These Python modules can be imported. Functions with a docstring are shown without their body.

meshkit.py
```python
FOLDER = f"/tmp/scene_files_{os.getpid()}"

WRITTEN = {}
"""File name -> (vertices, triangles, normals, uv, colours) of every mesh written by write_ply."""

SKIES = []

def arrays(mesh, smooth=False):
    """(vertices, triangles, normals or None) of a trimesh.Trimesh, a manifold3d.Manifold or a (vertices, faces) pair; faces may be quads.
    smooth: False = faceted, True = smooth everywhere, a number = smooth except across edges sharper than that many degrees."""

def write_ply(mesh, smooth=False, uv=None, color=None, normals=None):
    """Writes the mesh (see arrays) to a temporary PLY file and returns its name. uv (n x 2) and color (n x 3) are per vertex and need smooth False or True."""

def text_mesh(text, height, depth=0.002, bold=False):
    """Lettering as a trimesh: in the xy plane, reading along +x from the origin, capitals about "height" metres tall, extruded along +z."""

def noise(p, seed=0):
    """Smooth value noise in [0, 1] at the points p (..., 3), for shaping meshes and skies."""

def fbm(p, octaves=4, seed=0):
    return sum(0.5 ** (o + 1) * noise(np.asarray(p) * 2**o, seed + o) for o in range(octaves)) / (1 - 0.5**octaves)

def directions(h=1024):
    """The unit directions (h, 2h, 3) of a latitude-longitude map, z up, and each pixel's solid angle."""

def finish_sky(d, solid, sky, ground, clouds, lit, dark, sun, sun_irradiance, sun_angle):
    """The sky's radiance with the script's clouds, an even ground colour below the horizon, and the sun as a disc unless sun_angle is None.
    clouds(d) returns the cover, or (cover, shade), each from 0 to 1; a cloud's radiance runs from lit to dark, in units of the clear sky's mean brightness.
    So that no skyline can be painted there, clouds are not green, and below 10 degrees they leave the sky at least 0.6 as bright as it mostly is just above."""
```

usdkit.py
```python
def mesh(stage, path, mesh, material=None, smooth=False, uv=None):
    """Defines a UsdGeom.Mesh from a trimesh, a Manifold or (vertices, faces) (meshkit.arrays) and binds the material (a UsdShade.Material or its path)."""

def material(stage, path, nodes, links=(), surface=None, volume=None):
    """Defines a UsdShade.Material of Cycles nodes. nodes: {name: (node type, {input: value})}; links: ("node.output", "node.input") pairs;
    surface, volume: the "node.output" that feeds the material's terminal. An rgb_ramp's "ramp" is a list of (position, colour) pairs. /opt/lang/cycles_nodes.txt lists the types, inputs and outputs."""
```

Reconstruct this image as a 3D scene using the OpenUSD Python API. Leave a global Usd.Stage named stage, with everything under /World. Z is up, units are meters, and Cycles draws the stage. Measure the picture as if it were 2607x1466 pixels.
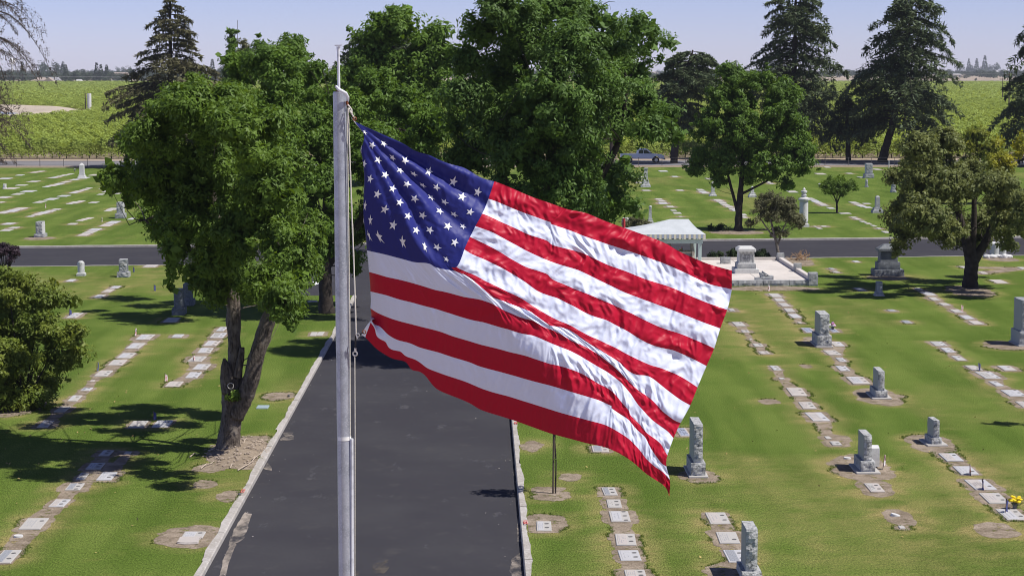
import math, random, zlib
import numpy as np, trimesh, usdkit, meshkit
from shapely.geometry import Polygon, Point, box as sbox
from shapely.ops import unary_union
from shapely import affinity, prepare
import shapely
from scipy.interpolate import RBFInterpolator, RectBivariateSpline
from pxr import Usd, UsdGeom, UsdShade, UsdLux, Gf, Sdf, Vt

stage = Usd.Stage.CreateInMemory()
UsdGeom.SetStageUpAxis(stage, 'Z'); UsdGeom.SetStageMetersPerUnit(stage, 1.0)
UsdGeom.Xform.Define(stage, '/World'); UsdGeom.Scope.Define(stage, '/World/Looks')
L = '/World/Looks/'
W, H, F = 2607.0, 1466.0, 5069.0          # the photograph's size and its focal length, in its own pixels
CAM = np.array([0.0, 0.0, 12.0])
YAW, PITCH = math.radians(0.887), math.atan(555.0 / F)
fwd = np.array([math.sin(YAW) * math.cos(PITCH), math.cos(YAW) * math.cos(PITCH), -math.sin(PITCH)])
rgt = np.array([math.cos(YAW), -math.sin(YAW), 0.0])
upv = np.cross(rgt, fwd)

# ---------------------------------------------------------------- camera, sky, sun, exposure
EXPOSURE = 0.22
cam = UsdGeom.Camera.Define(stage, '/World/camera')
cam.CreateHorizontalApertureAttr(36.0); cam.CreateFocalLengthAttr(36.0 * F / W)
cam.CreateVerticalApertureAttr(36.0 * 575 / 1024)
cam.CreateExposureAttr(EXPOSURE)
cam.AddTransformOp().Set(Gf.Matrix4d(*rgt, 0, *upv, 0, *(-fwd), 0, *CAM, 1))
SUN_EL, SUN_AZ = math.radians(57), math.atan2(0.93, -0.37)
sun_dir = np.array([math.cos(SUN_EL) * math.sin(SUN_AZ), math.cos(SUN_EL) * math.cos(SUN_AZ), math.sin(SUN_EL)])
usdkit.material(stage, L + 'sky_look', {
    's': ('sky_texture', {'sky_type': 'single_scattering', 'sun_disc': False, 'sun_elevation': SUN_EL, 'sun_rotation': SUN_AZ,
                          'altitude': 60.0, 'air_density': 0.6, 'aerosol_density': 0.2, 'ozone_density': 6.0}),
    'tint': ('mix_color', {'blend_type': 'multiply', 'fac': 1.0, 'b': (1.07, 0.85, 0.97)}), 'b': ('background_shader', {'strength': 0.105})},
    [('s.color', 'tint.a'), ('tint.result', 'b.color')], surface='b.background')
sky = UsdLux.DomeLight.Define(stage, '/World/sky'); sky.CreateIntensityAttr(1.0)
UsdShade.MaterialBindingAPI.Apply(sky.GetPrim()).Bind(UsdShade.Material.Get(stage, L + 'sky_look'))
sky.GetPrim().SetCustomDataByKey('kind', 'structure')
sun = UsdLux.DistantLight.Define(stage, '/World/sun')
sun.CreateIntensityAttr(1.25); sun.CreateAngleAttr(0.53); sun.CreateNormalizeAttr(True); sun.CreateColorAttr(Gf.Vec3f(1.0, 0.975, 0.93))
z_ = sun_dir; x_ = np.cross([0, 0, 1.0], z_); x_ /= np.linalg.norm(x_); y_ = np.cross(z_, x_)
sun.AddTransformOp().Set(Gf.Matrix4d(*x_, 0, *y_, 0, *z_, 0, 0, 0, 60, 1))

# ---------------------------------------------------------------- where things stand, read off the photograph
def ray(px, py):
    px, py = np.asarray(px, float), np.asarray(py, float)
    return fwd + ((px - W / 2) / F)[..., None] * rgt + ((H / 2 - py) / F)[..., None] * upv

def gp(px, py, z=0.0):                       # the point of the level z seen at a pixel
    d = ray(px, py); t = (z - CAM[2]) / d[..., 2]
    return CAM + d * t[..., None]

def at(px, py, Y):                           # the point of the upright plane y=Y seen at a pixel
    d = ray(px, py); t = Y / d[..., 1]
    return CAM + d * np.asarray(t)[..., None]

class Z:                                     # a detail view of the photograph: origin and scale
    def __init__(s, ox, oy, z): s.ox, s.oy, s.z = ox, oy, z
    def __call__(s, x, y): return s.ox + x / s.z, s.oy + y / s.z

# ---------------------------------------------------------------- prims
_used = set()
def numbered(parent, name):
    p = parent + '/' + name; k = 0
    while p in _used:
        k += 1; p = f'{parent}/{name}_{k:03d}'
    _used.add(p); return p

def setdata(prim, label=None, cat=None, group=None, kind=None):
    for k, v in (('label', label), ('category', cat), ('group', group), ('kind', kind)):
        if v: prim.SetCustomDataByKey(k, v)
    return prim

class Thing:
    def __init__(s, name, label, cat, loc=(0, 0, 0), rz=0.0, group=None, kind=None):
        s.path = numbered('/World', name); x = UsdGeom.Xform.Define(stage, s.path)
        s.loc = np.array(loc, float); s.rz = rz
        x.AddTranslateOp().Set(Gf.Vec3d(*map(float, loc)))
        if rz: x.AddRotateZOp().Set(math.degrees(rz))
        s.prim = setdata(x.GetPrim(), label, cat, group, kind)
    def part(s, name, mesh, mat, smooth=False, label=None, under=None, world=False, kind=None):
        base = under or s.path
        v, f = vf(mesh)
        if world: v = v - s.loc
        p = numbered(base, name)
        m = usdkit.mesh(stage, p, (v, f), L + mat, smooth=smooth)
        setdata(m.GetPrim(), label, None, None, kind)
        return p

def copy_of(th, label, loc, rz=0.0, group=None, scale=None):
    name = th.path.rsplit('/', 1)[1]
    p = numbered('/World', name.rstrip('0123456789').rstrip('_'))
    x = UsdGeom.Xform.Define(stage, p); x.AddTranslateOp().Set(Gf.Vec3d(*map(float, loc)))
    if rz: x.AddRotateZOp().Set(math.degrees(rz))
    if scale: x.AddScaleOp().Set(Gf.Vec3f(*scale))
    pr = x.GetPrim(); src = th.prim.GetCustomData()
    # the parts live under a class prim so that each copy has its own place
    pr.GetReferences().AddInternalReference(th.proto); pr.SetInstanceable(True)
    setdata(pr, label, src.get('category') or th.cat, group)
    return pr

class Proto:                                  # a class prim holding the parts of things that are built several times
    def __init__(s, name, cat):
        s.path = '/World/Looks/' + name + '_kind'; s.proto = s.path; s.cat = cat
        s.prim = stage.CreateClassPrim(s.path); s.name = name; s.loc = np.zeros(3)
    part = Thing.part
    def place(s, label, loc, rz=0.0, group=None, scale=None):
        p = numbered('/World', s.name); x = UsdGeom.Xform.Define(stage, p)
        x.AddTranslateOp().Set(Gf.Vec3d(*map(float, loc)))
        if rz: x.AddRotateZOp().Set(math.degrees(rz))
        if scale is not None: x.AddScaleOp().Set(Gf.Vec3f(*map(float, scale)))
        pr = x.GetPrim(); pr.GetReferences().AddInternalReference(s.path); pr.SetInstanceable(True)
        return setdata(pr, label, s.cat, group)

def struct(name, mesh, mat, smooth=False):
    p = numbered('/World', name); m = usdkit.mesh(stage, p, vf(mesh), L + mat, smooth=smooth)
    setdata(m.GetPrim(), kind='structure'); return m

def vf(m):
    if isinstance(m, list): m = cat(m)
    if isinstance(m, tuple): return np.asarray(m[0], float), np.asarray(m[1], int)
    return np.array(m.vertices, float), np.array(m.faces, int)

def cat(ms):
    vs, fs, n = [], [], 0
    for m in ms:
        v, f = vf(m); vs.append(v); fs.append(f + n); n += len(v)
    return np.vstack(vs), np.vstack(fs)

def bx(x0, x1, y0, y1, z0, z1):
    b = trimesh.creation.box([x1 - x0, y1 - y0, z1 - z0]); b.apply_translation([(x0 + x1) / 2, (y0 + y1) / 2, (z0 + z1) / 2]); return vf(b)

def cham(x0, x1, y0, y1, z0, z1, c=0.02, taper=0.0):       # chamfered block, narrowing upward by taper
    hx, hy = (x1 - x0) / 2, (y1 - y0) / 2; mx, my = (x0 + x1) / 2, (y0 + y1) / 2
    prof = [(z0, c * .3), (z0 + c * .4, 0), (z1 - c, taper), (z1, taper + c)]
    rings = []
    for z, ins in prof:
        ax, ay = hx - ins, hy - ins
        k = min(c, ax * .4, ay * .4)
        rings.append([(mx + sx * ax - (sx * k if e == 1 else 0), my + sy * ay - (sy * k if e == 0 else 0), z)
                      for sx, sy, e in ((1, -1, 1), (1, -1, 0), (1, 1, 0), (1, 1, 1), (-1, 1, 1), (-1, 1, 0), (-1, -1, 0), (-1, -1, 1))])
        # order of corners goes round counter-clockwise
    n = 8; v = np.array([p for r in rings for p in r]); f = []
    for i in range(len(prof) - 1):
        for j in range(n):
            a, b = i * n + j, i * n + (j + 1) % n
            f += [(a, b, b + n), (a, b + n, a + n)]
    top = (len(prof) - 1) * n
    for j in range(1, n - 1): f += [(top, top + j, top + j + 1), (0, j + 1, j)]
    return v, np.array(f)

def tube(pts, radii, sides=8, caps=True):
    p = np.asarray(pts, float); r = np.broadcast_to(np.asarray(radii, float), (len(p),))
    t = np.gradient(p, axis=0); t /= np.linalg.norm(t, axis=1, keepdims=True) + 1e-12
    ref = np.array([0.0, 1.0, 0.0]) if abs(t[:, 1]).mean() < .8 else np.array([1.0, 0, 0])
    a = np.cross(t, ref); a /= np.linalg.norm(a, axis=1, keepdims=True) + 1e-12
    b = np.cross(t, a); ang = np.arange(sides) * 2 * np.pi / sides
    v = (p[:, None] + r[:, None, None] * (np.cos(ang)[None, :, None] * a[:, None] + np.sin(ang)[None, :, None] * b[:, None])).reshape(-1, 3)
    f = []
    for i in range(len(p) - 1):
        for j in range(sides):
            q, w = i * sides + j, i * sides + (j + 1) % sides
            f += [(q, w, w + sides), (q, w + sides, q + sides)]
    if caps:
        n = len(v); v = np.vstack([v, p[:1], p[-1:]]); e = (len(p) - 1) * sides
        for j in range(sides): f += [(n, (j + 1) % sides, j), (n + 1, e + j, e + (j + 1) % sides)]
    return v, np.array(f)[:, ::-1]

def lathe(prof, sides=16, loc=(0, 0, 0)):     # prof: (radius, z)
    ang = np.arange(sides) * 2 * np.pi / sides
    v = np.array([[r * math.cos(a), r * math.sin(a), z] for r, z in prof for a in ang]) + np.asarray(loc); f = []
    for i in range(len(prof) - 1):
        for j in range(sides):
            q, w = i * sides + j, i * sides + (j + 1) % sides
            f += [(q, w, w + sides), (q, w + sides, q + sides)]
    n = len(v); v = np.vstack([v, [np.array([0, 0, prof[0][1]]) + loc, np.array([0, 0, prof[-1][1]]) + loc]]); e = (len(prof) - 1) * sides
    for j in range(sides): f += [(n, (j + 1) % sides, j), (n + 1, e + j, e + (j + 1) % sides)]
    return v, np.array(f)

def poly_sheet(poly, z, maxseg=None):
    ms = []
    for g in getattr(poly, 'geoms', [poly]):
        if g.is_empty or g.area < 1e-4: continue
        v, f = trimesh.creation.triangulate_polygon(g, engine='earcut')
        ms.append((np.column_stack([v, np.full(len(v), z)]), f))
    return cat(ms)

def prism(poly, z0, z1):
    m = trimesh.creation.extrude_polygon(poly, z1 - z0, engine='earcut'); m.apply_translation([0, 0, z0]); return vf(m)

def grid_mesh(P):                              # P (n, m, 3)
    n, m = P.shape[:2]; i, j = np.meshgrid(np.arange(n - 1), np.arange(m - 1), indexing='ij')
    a = (i * m + j).ravel(); f = np.vstack([np.column_stack([a, a + m, a + m + 1]), np.column_stack([a, a + m + 1, a + 1])])
    return P.reshape(-1, 3), f

def rot(m, ax, deg, c=(0, 0, 0)):
    v, f = vf(m); M = trimesh.transformations.rotation_matrix(math.radians(deg), ax, c); return v @ M[:3, :3].T + M[:3, 3], f
def mv(m, d): v, f = vf(m); return v + np.asarray(d, float), f

# ---------------------------------------------------------------- materials
def mat(name, base, rough=0.7, spec=0.3, noise=(), bump=None, metallic=0.0, obj=False, sheen=0.0, extra=None):
    """base colour; noise: (scale, colour2, low, high, detail) layers mixed over it; bump: (scale, strength, distance)."""
    n = {'geo': ('texture_coordinate', {}) if obj else ('geometry', {}),
         'p': ('principled_bsdf', {'base_color': base, 'roughness': rough, 'specular_ior_level': spec, 'metallic': metallic, 'sheen_weight': sheen})}
    src = 'geo.object' if obj else 'geo.position'
    l, last = [], None
    for i, (sc, c2, lo, hi, *d) in enumerate(noise):
        n[f'n{i}'] = ('noise_texture', {'scale': sc, 'detail': float(d[0]) if d else 4.0, 'roughness': 0.6})
        n[f'm{i}'] = ('map_range', {'from_min': lo, 'from_max': hi, 'clamp': True})
        n[f'x{i}'] = ('mix_color', {'a': base, 'b': c2})
        if len(d) > 1:
            n[f'v{i}'] = ('mapping', {'scale': d[1]}); l += [(src, f'v{i}.vector'), (f'v{i}.vector', f'n{i}.vector')]
        else: l.append((src, f'n{i}.vector'))
        l += [(f'n{i}.fac', f'm{i}.value'), (f'm{i}.result', f'x{i}.fac')]
        if last: l.append((last, f'x{i}.a'))
        last = f'x{i}.result'
    if last: l.append((last, 'p.base_color'))
    if bump:
        n['bn'] = ('noise_texture', {'scale': bump[0], 'detail': 5.0, 'roughness': 0.65}); n['bu'] = ('bump', {'strength': bump[1], 'distance': bump[2]})
        l += [(src, 'bn.vector'), ('bn.fac', 'bu.height'), ('bu.normal', 'p.normal')]
    usdkit.material(stage, L + name, n, l, surface='p.BSDF')

def leaf_mat(name, c1, c2, c3=None, trans=0.3, rough=0.55, spec=0.25, sc=0.8):
    n = {'geo': ('geometry', {}), 'nz': ('noise_texture', {'scale': sc, 'detail': 3.0}), 'mr': ('map_range', {'from_min': 0.35, 'from_max': 0.65, 'clamp': True}),
         'a': ('mix_color', {'a': c1, 'b': c2}), 'b': ('mix_color', {'b': c3 or c2}), 'mr2': ('map_range', {'from_min': 0.6, 'from_max': 1.0, 'clamp': True, 'to_max': 0.8}),
         'p': ('principled_bsdf', {'roughness': rough, 'specular_ior_level': spec}), 't': ('translucent_bsdf', {}), 'hs': ('hsv', {'hue': 0.485, 'saturation': 1.1, 'value': 1.35}),
         'x': ('mix_closure', {'fac': trans})}
    l = [('geo.position', 'nz.vector'), ('nz.fac', 'mr.value'), ('mr.result', 'a.fac'), ('a.result', 'b.a'), ('geo.random_per_island', 'mr2.value'), ('mr2.result', 'b.fac'),
         ('b.result', 'p.base_color'), ('b.result', 'hs.color'), ('hs.color', 't.color'), ('p.BSDF', 'x.closure1'), ('t.BSDF', 'x.closure2')]
    usdkit.material(stage, L + name, n, l, surface='x.closure')

def cloth_mat(name, c, trans=0.3, rough=0.45, spec=0.35, sheen=0.15, tc=None):
    usdkit.material(stage, L + name, {
        'geo': ('geometry', {}), 'w': ('noise_texture', {'scale': 60.0, 'detail': 3.0}), 'bu': ('bump', {'strength': 0.12, 'distance': 0.004}),
        'p': ('principled_bsdf', {'base_color': c, 'roughness': rough, 'specular_ior_level': spec, 'sheen_weight': sheen}),
        't': ('translucent_bsdf', {'color': tc or c}), 'x': ('mix_closure', {'fac': trans})},
        [('geo.position', 'w.vector'), ('w.fac', 'bu.height'), ('bu.normal', 'p.normal'), ('p.BSDF', 'x.closure1'), ('t.BSDF', 'x.closure2')], surface='x.closure')

leaf_mat('leaf_ash', (0.090, 0.152, 0.022), (0.140, 0.222, 0.028), (0.328, 0.444, 0.068), trans=0.33)
leaf_mat('leaf_ash_b', (0.079, 0.144, 0.020), (0.125, 0.212, 0.028), (0.310, 0.410, 0.060), trans=0.33)
leaf_mat('leaf_big', (0.076, 0.134, 0.028), (0.113, 0.198, 0.034), (0.281, 0.383, 0.078), trans=0.30)
leaf_mat('leaf_olive', (0.120, 0.146, 0.044), (0.185, 0.203, 0.059), (0.258, 0.242, 0.072), trans=0.3)
leaf_mat('leaf_dull', (0.117, 0.117, 0.056), (0.156, 0.156, 0.070), (0.203, 0.156, 0.094), trans=0.25)
leaf_mat('leaf_yellow', (0.092, 0.135, 0.023), (0.383, 0.360, 0.032), (0.474, 0.450, 0.045), trans=0.4, sc=.35)
leaf_mat('leaf_shrub', (0.105, 0.150, 0.021), (0.176, 0.211, 0.029), (0.229, 0.246, 0.035), trans=0.22)
leaf_mat('leaf_purple', (0.035, 0.02, 0.03), (0.05, 0.028, 0.04), (0.07, 0.04, 0.055), trans=0.25)
leaf_mat('leaf_rose', (0.03, 0.05, 0.018), (0.05, 0.075, 0.025), (0.07, 0.10, 0.03), trans=0.25)
leaf_mat('leaf_vine', (0.252, 0.321, 0.062), (0.326, 0.396, 0.078), (0.402, 0.486, 0.124), trans=0.35, sc=0.25)
leaf_mat('leaf_far', (0.030, 0.045, 0.022), (0.045, 0.065, 0.03), trans=0.2, sc=0.1)
leaf_mat('needle_green', (0.071, 0.099, 0.046), (0.104, 0.133, 0.058), (0.143, 0.170, 0.079), trans=0.15, rough=0.6)
leaf_mat('needle_brown', (0.099, 0.096, 0.048), (0.141, 0.131, 0.061), (0.160, 0.120, 0.072), trans=0.15, rough=0.6)
leaf_mat('needle_dead', (0.074, 0.056, 0.038), (0.104, 0.074, 0.051), (0.089, 0.060, 0.041), trans=0.1, rough=0.7)
mat('bark', (0.13, 0.105, 0.085), 0.9, 0.1, [(6.0, (0.05, 0.04, 0.033), 0.45, 0.62, 5.0, (3, 3, 0.6)), (2.0, (0.22, 0.19, 0.16), 0.52, 0.75, 4.0)], bump=(9.0, 0.9, 0.06))
mat('bark_dark', (0.055, 0.045, 0.038), 0.9, 0.1, [(3.0, (0.03, 0.024, 0.02), 0.4, 0.65, 4.0)], bump=(6.0, 0.8, 0.05))
mat('bark_pale', (0.20, 0.17, 0.145), 0.85, 0.1, [(8.0, (0.09, 0.07, 0.06), 0.45, 0.65, 4.0)])
mat('root_wood', (0.46, 0.38, 0.30), 0.85, 0.1, [(14.0, (0.30, 0.23, 0.17), 0.45, 0.65)])
mat('granite', (0.34, 0.345, 0.345), 0.75, 0.3, [(26.0, (0.20, 0.205, 0.21), 0.45, 0.62, 3.0), (4.0, (0.42, 0.41, 0.39), 0.5, 0.75, 4.0)], bump=(30.0, 0.25, 0.01))
mat('granite_smooth', (0.30, 0.305, 0.315), 0.55, 0.4, [(40.0, (0.22, 0.225, 0.235), 0.45, 0.6, 3.0)])
mat('granite_rough', (0.44, 0.435, 0.42), 0.85, 0.2, [(9.0, (0.13, 0.135, 0.14), 0.50, 0.62, 6.0), (30.0, (0.3, 0.3, 0.3), 0.45, 0.65, 3.0)], bump=(14.0, 0.8, 0.05))
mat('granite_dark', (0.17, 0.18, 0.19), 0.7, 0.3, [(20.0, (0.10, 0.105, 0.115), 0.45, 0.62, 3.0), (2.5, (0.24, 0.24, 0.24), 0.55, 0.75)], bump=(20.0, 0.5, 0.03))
mat('marble_white', (0.54, 0.53, 0.51), 0.6, 0.3, [(8.0, (0.42, 0.41, 0.39), 0.5, 0.72, 5.0)])
mat('marble_grey', (0.50, 0.50, 0.48), 0.65, 0.3, [(7.0, (0.28, 0.28, 0.27), 0.48, 0.66, 6.0)], bump=(20.0, 0.2, 0.01))
mat('carving_dark', (0.16, 0.16, 0.165), 0.8, 0.2, [(18.0, (0.32, 0.32, 0.31), 0.45, 0.6)])
mat('marker_concrete', (0.39, 0.37, 0.345), 0.85, 0.2, [(12.0, (0.40, 0.375, 0.345), 0.45, 0.65, 5.0)], bump=(60.0, 0.2, 0.005))
mat('marker_plaque', (0.43, 0.42, 0.42), 0.6, 0.35, [(30.0, (0.42, 0.41, 0.41), 0.5, 0.68, 3.0), (7.0, (0.44, 0.42, 0.40), 0.55, 0.75, 5.0)])
mat('marker_blue', (0.33, 0.35, 0.42), 0.5, 0.4, [(22.0, (0.20, 0.22, 0.28), 0.45, 0.6)])
mat('marker_grey', (0.30, 0.305, 0.32), 0.6, 0.35, [(26.0, (0.20, 0.205, 0.22), 0.45, 0.6, 3.0)])
mat('marker_warm', (0.41, 0.37, 0.34), 0.8, 0.2, [(10.0, (0.44, 0.39, 0.35), 0.45, 0.68, 5.0)])
mat('inscription', (0.30, 0.30, 0.315), 0.7, 0.3)
mat('inscription_dark', (0.045, 0.05, 0.065), 0.5, 0.4)
mat('vase_metal', (0.13, 0.125, 0.12), 0.7, 0.3)
mat('soil', (0.27, 0.215, 0.16), 0.95, 0.05, [(1.6, (0.21, 0.165, 0.12), 0.4, 0.65, 5.0), (9.0, (0.35, 0.285, 0.22), 0.52, 0.75, 5.0), (45.0, (0.12, 0.09, 0.065), 0.52, 0.7, 3.0)], bump=(30.0, 0.5, 0.03))
usdkit.material(stage, L + 'bare_patch', {'g': ('geometry', {}), 'n1': ('noise_texture', {'scale': 1.6, 'detail': 5.0, 'roughness': 0.6}), 'm1': ('map_range', {'from_min': 0.38, 'from_max': 0.66, 'clamp': True}), 'x1': ('mix_color', {'a': (0.21, 0.165, 0.12), 'b': (0.34, 0.275, 0.21)}),
    'n2': ('noise_texture', {'scale': 22.0, 'detail': 4.0, 'roughness': 0.7}), 'm2': ('map_range', {'from_min': 0.35, 'from_max': 0.7, 'to_min': 0.6, 'to_max': 1.3}), 'cc': ('combine_color', {}), 'x2': ('mix_color', {'blend_type': 'multiply', 'fac': 1.0}), 'bu': ('bump', {'strength': 0.6, 'distance': 0.03}),
    'n3': ('noise_texture', {'scale': 3.4, 'detail': 7.0, 'roughness': 0.72}), 'm3': ('map_range', {'from_min': 0.54, 'from_max': 0.63, 'clamp': True}), 'p': ('principled_bsdf', {'roughness': 0.95, 'specular_ior_level': 0.04}), 't': ('transparent_bsdf', {'color': (1, 1, 1)}), 'x': ('mix_closure', {})},
    [('g.position', 'n1.vector'), ('n1.fac', 'm1.value'), ('m1.result', 'x1.fac'), ('g.position', 'n2.vector'), ('n2.fac', 'm2.value'), ('m2.result', 'cc.r'), ('m2.result', 'cc.g'), ('m2.result', 'cc.b'), ('x1.result', 'x2.a'), ('cc.color', 'x2.b'), ('x2.result', 'p.base_color'), ('n2.fac', 'bu.height'), ('bu.normal', 'p.normal'),
     ('g.position', 'n3.vector'), ('n3.fac', 'm3.value'), ('m3.result', 'x.fac'), ('p.BSDF', 'x.closure1'), ('t.BSDF', 'x.closure2')], surface='x.closure')
mat('vineyard_soil', (0.34, 0.27, 0.20), 0.95, 0.05, [(0.05, (0.28, 0.215, 0.155), 0.4, 0.65, 5.0), (1.2, (0.40, 0.33, 0.25), 0.5, 0.75)])
mat('bank_soil', (0.44, 0.37, 0.29), 0.95, 0.05, [(0.12, (0.36, 0.30, 0.23), 0.4, 0.65, 5.0), (1.0, (0.50, 0.43, 0.345), 0.5, 0.75)])
mat('field_soil', (0.27, 0.225, 0.18), 0.95, 0.05, [(0.01, (0.22, 0.19, 0.15), 0.4, 0.65, 5.0)])
mat('asphalt', (0.042, 0.040, 0.0455), 0.95, 0.08, [(0.25, (0.052, 0.050, 0.054), 0.42, 0.68, 6.0), (1.1, (0.064, 0.060, 0.061), 0.58, 0.8, 6.0), (40.0, (0.032, 0.031, 0.037), 0.5, 0.75, 3.0)], bump=(120.0, 0.35, 0.01))
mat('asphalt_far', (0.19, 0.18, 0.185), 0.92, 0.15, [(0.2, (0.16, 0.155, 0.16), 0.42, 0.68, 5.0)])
def film_mat(name, c, sc, lo, hi, top=1.0, scl=(1.0, .45, 1.0)):
    usdkit.material(stage, L + name, {'g': ('geometry', {}), 'm': ('mapping', {'scale': scl}), 'n': ('noise_texture', {'scale': sc, 'detail': 8.0, 'roughness': 0.68}), 'r': ('map_range', {'from_min': lo, 'from_max': hi, 'clamp': True, 'to_max': top}),
        'at': ('attribute', {'attribute': 'edge'}), 'mu': ('math', {'math_type': 'multiply'}), 'p': ('principled_bsdf', {'base_color': c, 'roughness': 0.95, 'specular_ior_level': 0.1}), 't': ('transparent_bsdf', {'color': (1, 1, 1)}), 'x': ('mix_closure', {})},
        [('g.position', 'm.vector'), ('m.vector', 'n.vector'), ('n.fac', 'r.value'), ('r.result', 'x.fac'), ('t.BSDF', 'x.closure1'), ('p.BSDF', 'x.closure2')], surface='x.closure')
film_mat('dust', (0.31, 0.265, 0.225), 1.6, 0.40, 0.60)
film_mat('oil_stain', (0.11, 0.095, 0.08), 1.6, 0.50, 0.62, .7)
film_mat('scuff', (0.19, 0.18, 0.18), 0.9, 0.62, 0.80, .55)
mat('kerb_concrete', (0.38, 0.35, 0.32), 0.9, 0.1, [(1.4, (0.30, 0.27, 0.235), 0.42, 0.65, 5.0), (16.0, (0.54, 0.51, 0.475), 0.5, 0.75, 4.0)], bump=(30.0, 0.4, 0.01))
mat('road_paint', (0.75, 0.75, 0.73), 0.8, 0.2, [(8.0, (0.5, 0.5, 0.49), 0.55, 0.75)])
mat('red_paint', (0.55, 0.10, 0.08), 0.8, 0.2)
mat('galvanised', (0.42, 0.44, 0.49), 0.50, 0.5, [(10.0, (0.31, 0.33, 0.37), 0.42, 0.62, 5.0), (90.0, (0.48, 0.50, 0.54), 0.5, 0.68, 2.0)], metallic=0.55, obj=False)
mat('pole_paint', (0.62, 0.63, 0.66), 0.55, 0.4, [(14.0, (0.46, 0.47, 0.50), 0.5, 0.66, 5.0)])
mat('rust', (0.26, 0.10, 0.05), 0.9, 0.1, [(40.0, (0.12, 0.05, 0.03), 0.45, 0.65)])
mat('rope', (0.66, 0.62, 0.54), 0.9, 0.1, [(200.0, (0.50, 0.46, 0.38), 0.45, 0.6)])
mat('steel_snap', (0.55, 0.54, 0.52), 0.35, 0.5, metallic=0.8)
mat('black_cord', (0.02, 0.02, 0.022), 0.6, 0.3)
mat('white_canvas', (0.74, 0.73, 0.70), 0.85, 0.2)
cloth_mat('flag_red', (0.42, 0.008, 0.030), trans=0.05, spec=0.16, sheen=0.0, tc=(0.42, 0.006, 0.02))
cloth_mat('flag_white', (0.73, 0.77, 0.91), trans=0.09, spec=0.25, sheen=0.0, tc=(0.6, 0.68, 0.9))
cloth_mat('flag_blue', (0.020, 0.025, 0.165), trans=0.03, spec=0.2, sheen=0.0, rough=0.5)
cloth_mat('star_white', (0.80, 0.80, 0.81), trans=0.05, spec=0.3, sheen=0.0)
mat('small_flag', (0.62, 0.30, 0.30), 0.8, 0.2, [(12.0, (0.7, 0.66, 0.66), 0.45, 0.55)])
mat('small_flag_blue', (0.07, 0.08, 0.22), 0.8, 0.2)
mat('stick_wood', (0.12, 0.09, 0.07), 0.8, 0.2)
mat('petal_yellow', (0.75, 0.55, 0.02), 0.7, 0.2); mat('petal_pink', (0.6, 0.25, 0.4), 0.7, 0.2); mat('petal_white', (0.75, 0.74, 0.72), 0.7, 0.2)
mat('petal_violet', (0.30, 0.12, 0.42), 0.7, 0.2)
mat('flower_green', (0.05, 0.10, 0.03), 0.7, 0.2)
mat('truck_paint', (0.74, 0.76, 0.79), 0.3, 0.5); mat('glass_dark', (0.03, 0.04, 0.05), 0.1, 0.6); mat('tyre', (0.02, 0.02, 0.021), 0.85, 0.2); mat('chrome', (0.5, 0.5, 0.5), 0.3, 0.5, metallic=0.9)
mat('awning_fabric', (0.47, 0.49, 0.50), 0.85, 0.1, [(1.5, (0.42, 0.44, 0.45), 0.4, 0.65, 4.0)])
mat('valance_cream', (0.66, 0.62, 0.48), 0.85, 0.2); mat('valance_blue', (0.34, 0.38, 0.46), 0.85, 0.2)
mat('pale_green_paint', (0.43, 0.52, 0.48), 0.6, 0.35, [(4.0, (0.37, 0.46, 0.43), 0.45, 0.7)])
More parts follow.
